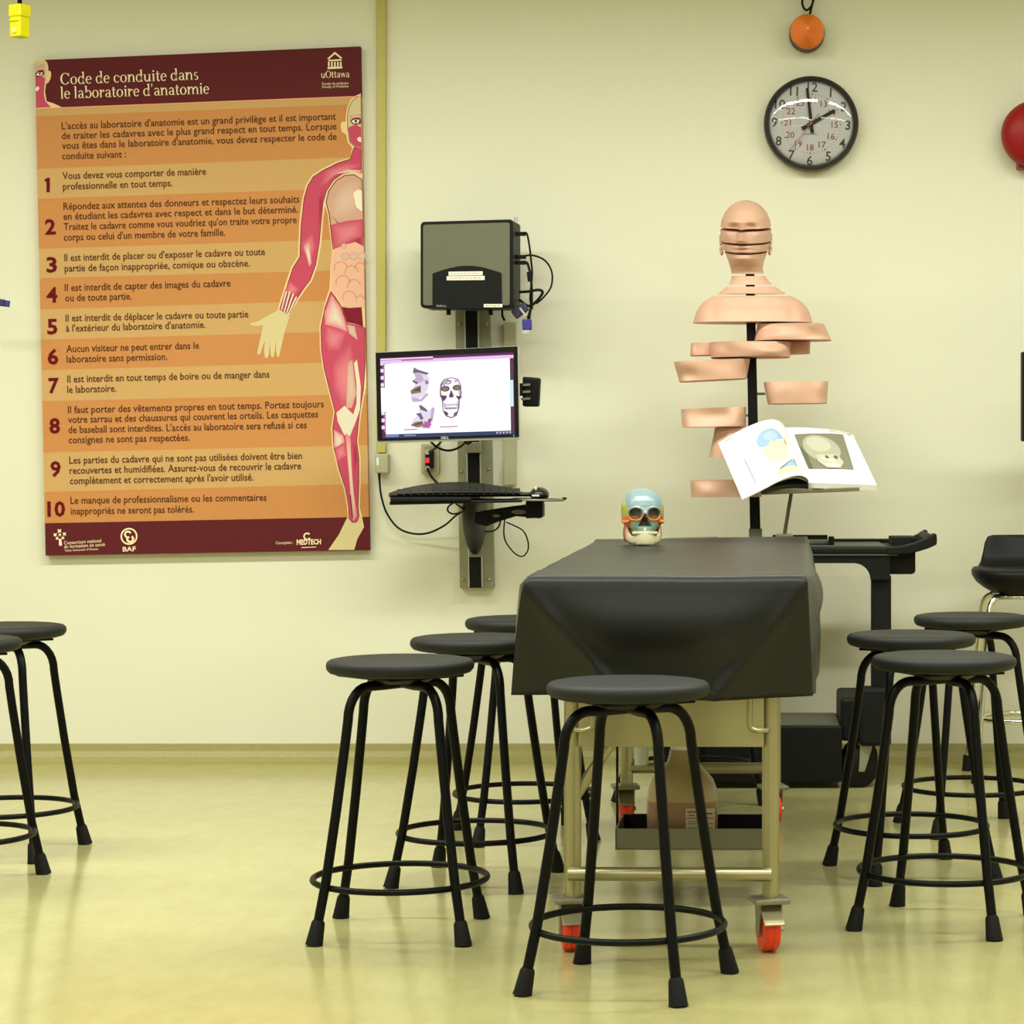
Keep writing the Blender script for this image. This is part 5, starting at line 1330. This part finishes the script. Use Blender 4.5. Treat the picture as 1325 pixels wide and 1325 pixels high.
SB = bust(378, 418.5)
for i, (nm, a, b, tl) in enumerate(CUTS):
    mb = cut_piece(HB if i < 4 else HB2, a if i else None, b, tl, 11 if i < 4 else None)
    if i == 1: ear(mb, 1, 302, 316); ear(mb, -1, 304, 317)
    if i == 2: ear(mb, 1, 318.5, 329); ear(mb, -1, 320, 329)
    obj(nm, mb, [M_skin, M_cut], tm, smooth=True, flat_angle=50)
obj('neck_slice', cut_piece(HB2, 372.2, 381.2, 3), [M_skin, M_cut], tm, smooth=True, flat_angle=50)
obj('shoulder_slice', cut_piece(SB, 384.0, None, 2), [M_skin, M_cut], tm, smooth=True, flat_angle=50)

def body_slice(tops, bots, depth, name='body_slice', y_off=0.0, seed=0, bulge=3.0, p=0.45):
    # tops/bots: (x_left, y_left, x_right, y_right) rows of the upper and lower rim seen in front
    rings = []; NR = 12
    for r in range(NR+1):
        t = r/NR
        xl_, yl_, xr_, yr_ = [tops[i]+(bots[i]-tops[i])*t for i in range(4)]
        A = P(xl_, yl_, DT+y_off); B = P(xr_, yr_, DT+y_off); C = (A+B)/2; hx = (B-A)/2; hd = depth/2
        ring = []
        for k in range(64):
            a = 2*PI*k/64; ca, sa = math.cos(a), math.sin(a)
            u_ = math.copysign(abs(ca)**p, ca); v_ = math.copysign(abs(sa)**(p+0.25), sa)
            q = C+hx*u_+V((0, v_*hd, 0))
            if sa < 0:
                nz = noise.noise(V((u_*1.6+seed*3.1, t*1.3+seed, 0.5)))
                q.y += nz*bulge/sT
            ring.append(q)
        rings.append(ring)
    mb = MB(); mb.loft(rings)
    mb.m[-1] = 1; mb.m[-2] = 1
    return obj(name, mb, [M_skin, M_cut], tm, smooth=True, flat_angle=55)
body_slice((980,420.5,1066,419.5), (976,441.5,1076,440.5), 0.20, y_off=-0.02, seed=1, bulge=9)
ch = body_slice((918,444,1024,443), (920,463.5,1022,462.5), 0.24, 'chest_slice', y_off=-0.02, seed=2, bulge=9)
body_slice((894,444.5,925,444), (893,460.5,924,460), 0.11, 'arm_slice', y_off=0.02, seed=3)
body_slice((1016,443.5,1048.5,442.5), (1016,458.5,1048,457.5), 0.11, 'arm_slice', y_off=0.035, seed=4)
body_slice((872,469,970.5,465), (879,494.5,966.5,490), 0.20, y_off=-0.04, seed=5, bulge=9)
body_slice((988,495,1071.5,494), (993.5,523,1070,522), 0.20, y_off=-0.02, seed=6, bulge=7)
body_slice((881,530,965,526.5), (883,553,965,552), 0.20, y_off=-0.02, seed=7, bulge=8)
body_slice((925,553.5,968,552.5), (917.5,592,968,591), 0.20, y_off=0.0, seed=8, bulge=5)
body_slice((893,621.5,985,620.5), (894,643,986,642.5), 0.20, y_off=-0.03, seed=9, bulge=5)
for (x0, x1, y) in [(978,990,509.5),(962,973,537.5),(966,974,575),(966,974,632)]:
    obj('pin', MB().cyl(P(x0,y,DT), P(x1,y,DT), 0.0042, 10), M_steeld, tm, smooth=True, flat_angle=40)

# ------------------------------------------------------------------ open atlas on its stand
bs = thing('book_stand', (P(1015,690,8.26).x, 8.26, ZC), 'slim rod book stand holding the open atlas above the cart', 'book stand')
obj('rod', MB().cyl(P(1014.5,695,8.22), P(1024.5,634,8.22), 0.0062, 12), mat('rod_bronze', (96,88,66), 0.4, metal=0.5), bs, smooth=True, flat_angle=50)
obj('rod_foot', MB().box(P(1004,0,8.22).x, P(1026,0,8.22).x, 8.20, 8.28, ZC, P(0,691,8.22).z), M_steeld, bs, bevel=0.002)
obj('ledge', MB().hexa([P(986,640.5,8.10),P(1112,635.5,8.14),P(1112,630.5,8.14),P(986,634.5,8.10)], [P(992,637,8.20),P(1110,632,8.22),P(1110,629.5,8.22),P(992,632.5,8.20)]), mat('ledge_bronze', (118,110,80), 0.4, metal=0.4), bs, bevel=0.002)
obj('back_rest', MB().hexa([P(1050,636,8.20),P(1100,634,8.21),P(1088,590,8.40),P(1046,590,8.39)], [P(1050,638,8.215),P(1100,636,8.225),P(1088,592,8.415),P(1046,592,8.405)]), M_steeld, bs)
bo = thing('book', tuple(P(1040,640,8.13)), 'open anatomy atlas with white pages, skull drawing and skull x-ray', 'book')
M_page = mat('book_paper', (236,236,230), 0.55, var=0.01)
botL = smooth_path([P(960.5,646,7.98),P(985,634,8.02),P(1008,622,8.05),P(1026,615.5,8.06),P(1037,614.8,8.08),P(1045,619,8.10),P(1046.5,624.5,8.12)], 5)
topL = smooth_path([P(929.5,573,8.20),P(950,561,8.24),P(972,550,8.27),P(990,544,8.29),P(1001,542.8,8.31),P(1011,546.5,8.33),P(1016,553.5,8.34)], 5)
botR = smooth_path([P(1046.5,624.5,8.12),P(1056,624.5,8.11),P(1080,625.5,8.13),P(1108,626.5,8.155),P(1134.5,627.5,8.18)], 5)
topR = smooth_path([P(1016,553.5,8.34),P(1026,553,8.335),P(1050,553.8,8.36),P(1080,556,8.385),P(1103,561.5,8.405)], 5)
def samp(path, t):
    f = t*(len(path)-1); i = min(int(f), len(path)-2); return path[i].lerp(path[i+1], f-i)
def page(bot, top_, th, dn):
    rings = []
    NU, NV = 24, 10
    vs = []; fs = []
    for side in (0, 1):
        for j in range(NV+1):
            for i in range(NU+1):
                p = samp(bot, i/NU).lerp(samp(top_, i/NU), j/NV)
                vs.append(p+(dn*th if side else V((0,0,0))))
    N = (NU+1)*(NV+1)
    def q(s, i, j): return s*N+j*(NU+1)+i
    for s in (0,1):
        for j in range(NV):
            for i in range(NU): fs.append((q(s,i,j),q(s,i+1,j),q(s,i+1,j+1),q(s,i,j+1)))
    for i in range(NU):
        fs.append((q(0,i,0),q(1,i,0),q(1,i+1,0),q(0,i+1,0))); fs.append((q(0,i,NV),q(0,i+1,NV),q(1,i+1,NV),q(1,i,NV)))
    for j in range(NV):
        fs.append((q(0,0,j),q(0,0,j+1),q(1,0,j+1),q(1,0,j))); fs.append((q(0,NU,j),q(1,NU,j),q(1,NU,j+1),q(0,NU,j+1)))
    return MB().add(vs, fs)
dn = V((0, 0.55, -0.83))
obj('left_pages', page(botL, topL, 0.004, dn), M_page, bo, smooth=True, flat_angle=50)
obj('right_pages', page(botR, topR, 0.020, V((0,0.35,-0.93))), M_page, bo, smooth=True, flat_angle=50)
bl2 = [p.copy() for p in botL]; tl2 = [p.copy() for p in topL]
def lower(path, a, b):
    out = []
    n = len(path)
    for i, p in enumerate(path):
        t = i/(n-1); out.append(p+V((0.0, 0.03, -(a+(b-a)*t))))
    return out
LB = smooth_path([P(985,634.5,8.06),P(1008,628.5,8.10),P(1030,626.5,8.12),P(1046,627.5,8.13)], 5)
LT = smooth_path([P(955,563,8.27),P(980,556,8.31),P(1000,553,8.34),P(1016,555.5,8.36)], 5)
obj('left_gap_fill', page(LB, LT, 0.014, V((0,0.35,-0.93))), mat('gap_shade_black', (24,24,22), 0.5), bo, smooth=True, flat_angle=50)  # black slab: the dark gap under the arched page, painted as shade
PB2 = smooth_path([P(992,629,8.04),P(1012,621.5,8.07),P(1030,618,8.09),P(1044,622,8.11)], 5)
PT2 = smooth_path([P(960,558,8.265),P(985,548,8.30),P(1002,546,8.33),P(1015,553.5,8.35)], 5)
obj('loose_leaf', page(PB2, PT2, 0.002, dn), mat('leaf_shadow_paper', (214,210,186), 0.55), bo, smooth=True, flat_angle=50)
def on_page(bot, top_, u, v, lift=0.0012): # v up from the lower edge
    p = samp(bot, u).lerp(samp(top_, u), v)
    du = samp(bot, min(1,u+0.02)).lerp(samp(top_, min(1,u+0.02)), v)-samp(bot, max(0,u-0.02)).lerp(samp(top_, max(0,u-0.02)), v)
    dv = samp(top_, u)-samp(bot, u)
    n = du.cross(dv).normalized()
    if n.z < 0: n = -n
    return p+n*lift
def page_print(name, bot, top_, shapes, lv0=0.0010):
    mb = MB(); ms_ = []; idx = {}
    for k, (cname, c, pts) in enumerate(shapes):
        if cname not in idx: idx[cname] = len(ms_); ms_.append(mat(cname, c, 0.55, var=0.03, scale=60))
        mb.mi = idx[cname]
        # subdivide as a fan so that the print follows the curved page
        cu = sum(p[0] for p in pts)/len(pts); cv = sum(p[1] for p in pts)/len(pts)
        NRg = 6; SB_ = 6
        pts = [(pts[i][0]+(pts[(i+1)%len(pts)][0]-pts[i][0])*s/SB_, pts[i][1]+(pts[(i+1)%len(pts)][1]-pts[i][1])*s/SB_) for i in range(len(pts)) for s in range(SB_)] if len(pts) < 9 else pts
        for i in range(len(pts)):
            a, b = pts[i], pts[(i+1) % len(pts)]
            for r in range(NRg):
                t0, t1 = r/NRg, (r+1)/NRg
                q = [(cu+(a[0]-cu)*t0, cv+(a[1]-cv)*t0), (cu+(a[0]-cu)*t1, cv+(a[1]-cv)*t1), (cu+(b[0]-cu)*t1, cv+(b[1]-cv)*t1), (cu+(b[0]-cu)*t0, cv+(b[1]-cv)*t0)]
                w3 = [on_page(bot, top_, x, y, lv0+0.0005*k) for x, y in q]
                mb.add(w3 if r else [w3[0], w3[1], w3[2]], [(0,1,2,3)] if r else [(0,1,2)])
    return obj(name, mb, ms_, bo, recalc=False)
def ell(cx_, cy_, rx, ry, a0=0, a1=360, n=20, rot=0):
    out = []
    for i in range(n if a1-a0 == 360 else n+1):
        a = math.radians(a0+(a1-a0)*i/n); x, y = rx*math.cos(a), ry*math.sin(a); c, s = math.cos(rot), math.sin(rot)
        out.append((cx_+x*c-y*s, cy_+x*s+y*c))
    return out
RU = lambda pts: [(0.30+(u-0.49)*1.07, v) for u, v in pts]
page_print('skull_drawing', botL, topL, [(a, b, RU(c)) for a, b, c in [
  ('print_pale_yellow', (228,222,178), [(0.50,0.52),(0.52,0.36),(0.60,0.27),(0.74,0.30),(0.80,0.44),(0.82,0.60),(0.66,0.66),(0.54,0.62)]),
  ('print_sky', (150,178,206), ell(0.66,0.66,0.17,0.19,10,190)+[(0.55,0.58),(0.68,0.62),(0.82,0.64)]),
  ('print_sky_light', (164,190,212), ell(0.66,0.72,0.09,0.08)),
  ('print_peach', (220,140,110), [(0.815,0.62),(0.845,0.66),(0.84,0.56),(0.81,0.50)]),
]])
page_print('small_drawing', botL, topL, [(a, b, RU(c)) for a, b, c in [
  ('print_yellow_strip', (224,218,166), [(0.53,0.08),(0.80,0.06),(0.83,0.18),(0.56,0.16)]),
  ('print_sky', (150,178,206), [(0.56,0.17),(0.82,0.16),(0.84,0.27),(0.70,0.24)]),
  ('print_grey', (120,122,124), [(0.81,0.13),(0.825,0.13),(0.845,0.29),(0.83,0.29)]),
  ('print_grey', (120,122,124), [(0.56,0.165),(0.62,0.17),(0.83,0.29),(0.80,0.28)]),
]])
page_print('page_text', botL, topL, [
  ('print_grey_text', (150,152,156), [(0.145,0.12),(0.155,0.12),(0.155,0.55),(0.145,0.55)]),
  ('print_grey_text', (150,152,156), [(0.06,0.955),(0.14,0.955),(0.14,0.965),(0.06,0.965)]),
])
page_print('xray_picture', botR, topR, [
  ('xray_grey', (126,124,104), [(0.205,0.24),(0.79,0.26),(0.84,0.93),(0.205,0.865)]),
  ('xray_dark', (96,94,78), [(0.205,0.24),(0.30,0.24),(0.30,0.52),(0.205,0.70)]),
  ('xray_light', (170,168,146), ell(0.50,0.62,0.22,0.24)),
  ('xray_pale', (190,187,166), ell(0.49,0.69,0.14,0.14)),
  ('xray_pale', (190,187,166), [(0.42,0.50),(0.66,0.52),(0.70,0.38),(0.64,0.27),(0.48,0.27),(0.40,0.38)]),
  ('xray_white', (226,222,204), [(0.46,0.44),(0.52,0.47),(0.56,0.42),(0.62,0.44),(0.60,0.37),(0.52,0.39)]),
  ('xray_white', (226,222,204), [(0.48,0.33),(0.58,0.35),(0.64,0.33),(0.62,0.28),(0.50,0.28)]),
  ('xray_dark', (96,94,78), ell(0.53,0.455,0.022,0.03)),
  ('xray_dark', (96,94,78), ell(0.63,0.46,0.022,0.03)),
  ('print_grey_text', (150,152,156), [(0.66,0.955),(0.93,0.945),(0.93,0.955),(0.66,0.965)]),
  ('print_olive', (180,178,140), [(0.93,0.94),(0.96,0.94),(0.96,0.985),(0.93,0.985)]),
])
# flat things lying on the cart behind the sheet
bg = MB().hexa([P(858,698.5,8.25),P(932,698.5,8.25),P(932,690.5,8.25),P(858,692.5,8.25)], [P(860,697.5,8.42),P(928,697.5,8.42),P(928,689.3,8.42),P(860,691,8.42)])
zmin = min(p.z for p in bg.v)
for p in bg.v: p.z = max(p.z-zmin+ZC, ZC) if p.z-zmin > 0.012 else ZC
top('plastic_pouch', bg, mat('navy_film', (32,34,48), 0.18, var=0.3, scale=40, bump=0.4, bscale=60), 'flat dark glossy plastic pouch on the cart behind the skull', 'pouch', base=(P(898,698,8.3).x, 8.33, ZC), bevel=0.003)

# ------------------------------------------------------------------ chair at the right
M_gold = M_chrome
chx = (1329-PCX)/FPX*8.5
chr_ = thing('lab_chair', (chx, 8.5, 0), 'black moulded chair with backrest and chrome legs at the right by the wall', 'chair')
def chz(py): return CAM_H-(py-PCY)/FPX*8.5
def pxw(n): return n/FPX*8.5
rings = []
sec = [ # (row, half width px, y front, y back)
 (694,40,8.66,8.69),(696,46,8.655,8.69),(704,50,8.645,8.685),(718,53,8.635,8.675),(728,56,8.62,8.668),(734,60,8.59,8.665),(738.5,66,8.52,8.66)]
for (py, hw, yf, yb) in sec:
    ring = []
    for k in range(32):
        a = 2*PI*k/32; ca, sa = math.cos(a), math.sin(a)
        u_ = math.copysign(abs(ca)**0.55, ca); v_ = math.copysign(abs(sa)**0.8, sa)
        cv = 0.0 - 0.035*(1-u_*u_)*0 
        ring.append(V((chx+pxw(hw)*u_, (yf+yb)/2+(yb-yf)/2*v_-0.03*u_*u_, chz(py))))
    rings.append(ring)
obj('backrest', MB().loft(rings), M_black, chr_, smooth=True, flat_angle=60)
mb = MB(); rings = []
for (py, s_) in [(733.5,0.90),(734,0.97),(738,1.0),(744,0.99),(752,0.92),(759,0.80),(764,0.68),(766,0.5)]:
    ring = []
    for k in range(40):
        a = 2*PI*k/40; ca, sa = math.cos(a), math.sin(a)
        u_ = math.copysign(abs(ca)**0.75, ca); v_ = math.copysign(abs(sa)**0.75, sa)
        ring.append(V((chx+pxw(72)*u_*s_, 8.48+0.19*v_*s_, chz(py)-0.006*(v_ < -0.5)*abs(v_))))
    rings.append(ring)
obj('seat', MB().loft(rings), M_black, chr_, smooth=True, flat_angle=70)
for sx in (-1, 1):
    for sy in (-1, 1):
        pts = [V((chx+sx*pxw(12), 8.49+sy*0.04, chz(769))), V((chx+sx*pxw(36), 8.49+sy*0.10, chz(769.5))), V((chx+sx*pxw(47), 8.49+sy*0.115, chz(773))), V((chx+sx*pxw(53), 8.49+sy*0.122, chz(784))), V((chx+sx*pxw(56), 8.49+sy*0.13, chz(810))), V((chx+sx*pxw(64), 8.49+sy*0.15, chz(900))), V((chx+sx*pxw(72), 8.49+sy*0.17, 0.02))]
        l = obj('leg', MB().tube(smooth_path(pts, 6), 0.0115, 12), M_chrome, chr_, smooth=True)
        obj('rubber_foot', MB().cyl(pts[-1]+V((sx*0.0025,0,-0.02)), pts[-1]+V((-sx*0.002,0,0.035)), 0.016, 14), M_rubber, l, smooth=True, flat_angle=40)
obj('seat_frame', MB().tube([V((chx-pxw(46), 8.49-0.118, chz(770))), V((chx+pxw(46), 8.49-0.118, chz(770)))], 0.008, 10), M_chrome, chr_, smooth=True)
obj('foot_ring', MB().tube([V((chx+0.165*math.cos(a), 8.49+0.15*math.sin(a), chz(928))) for a in [2*PI*i/48 for i in range(48)]], 0.0095, 10, True), M_chrome, chr_, smooth=True)
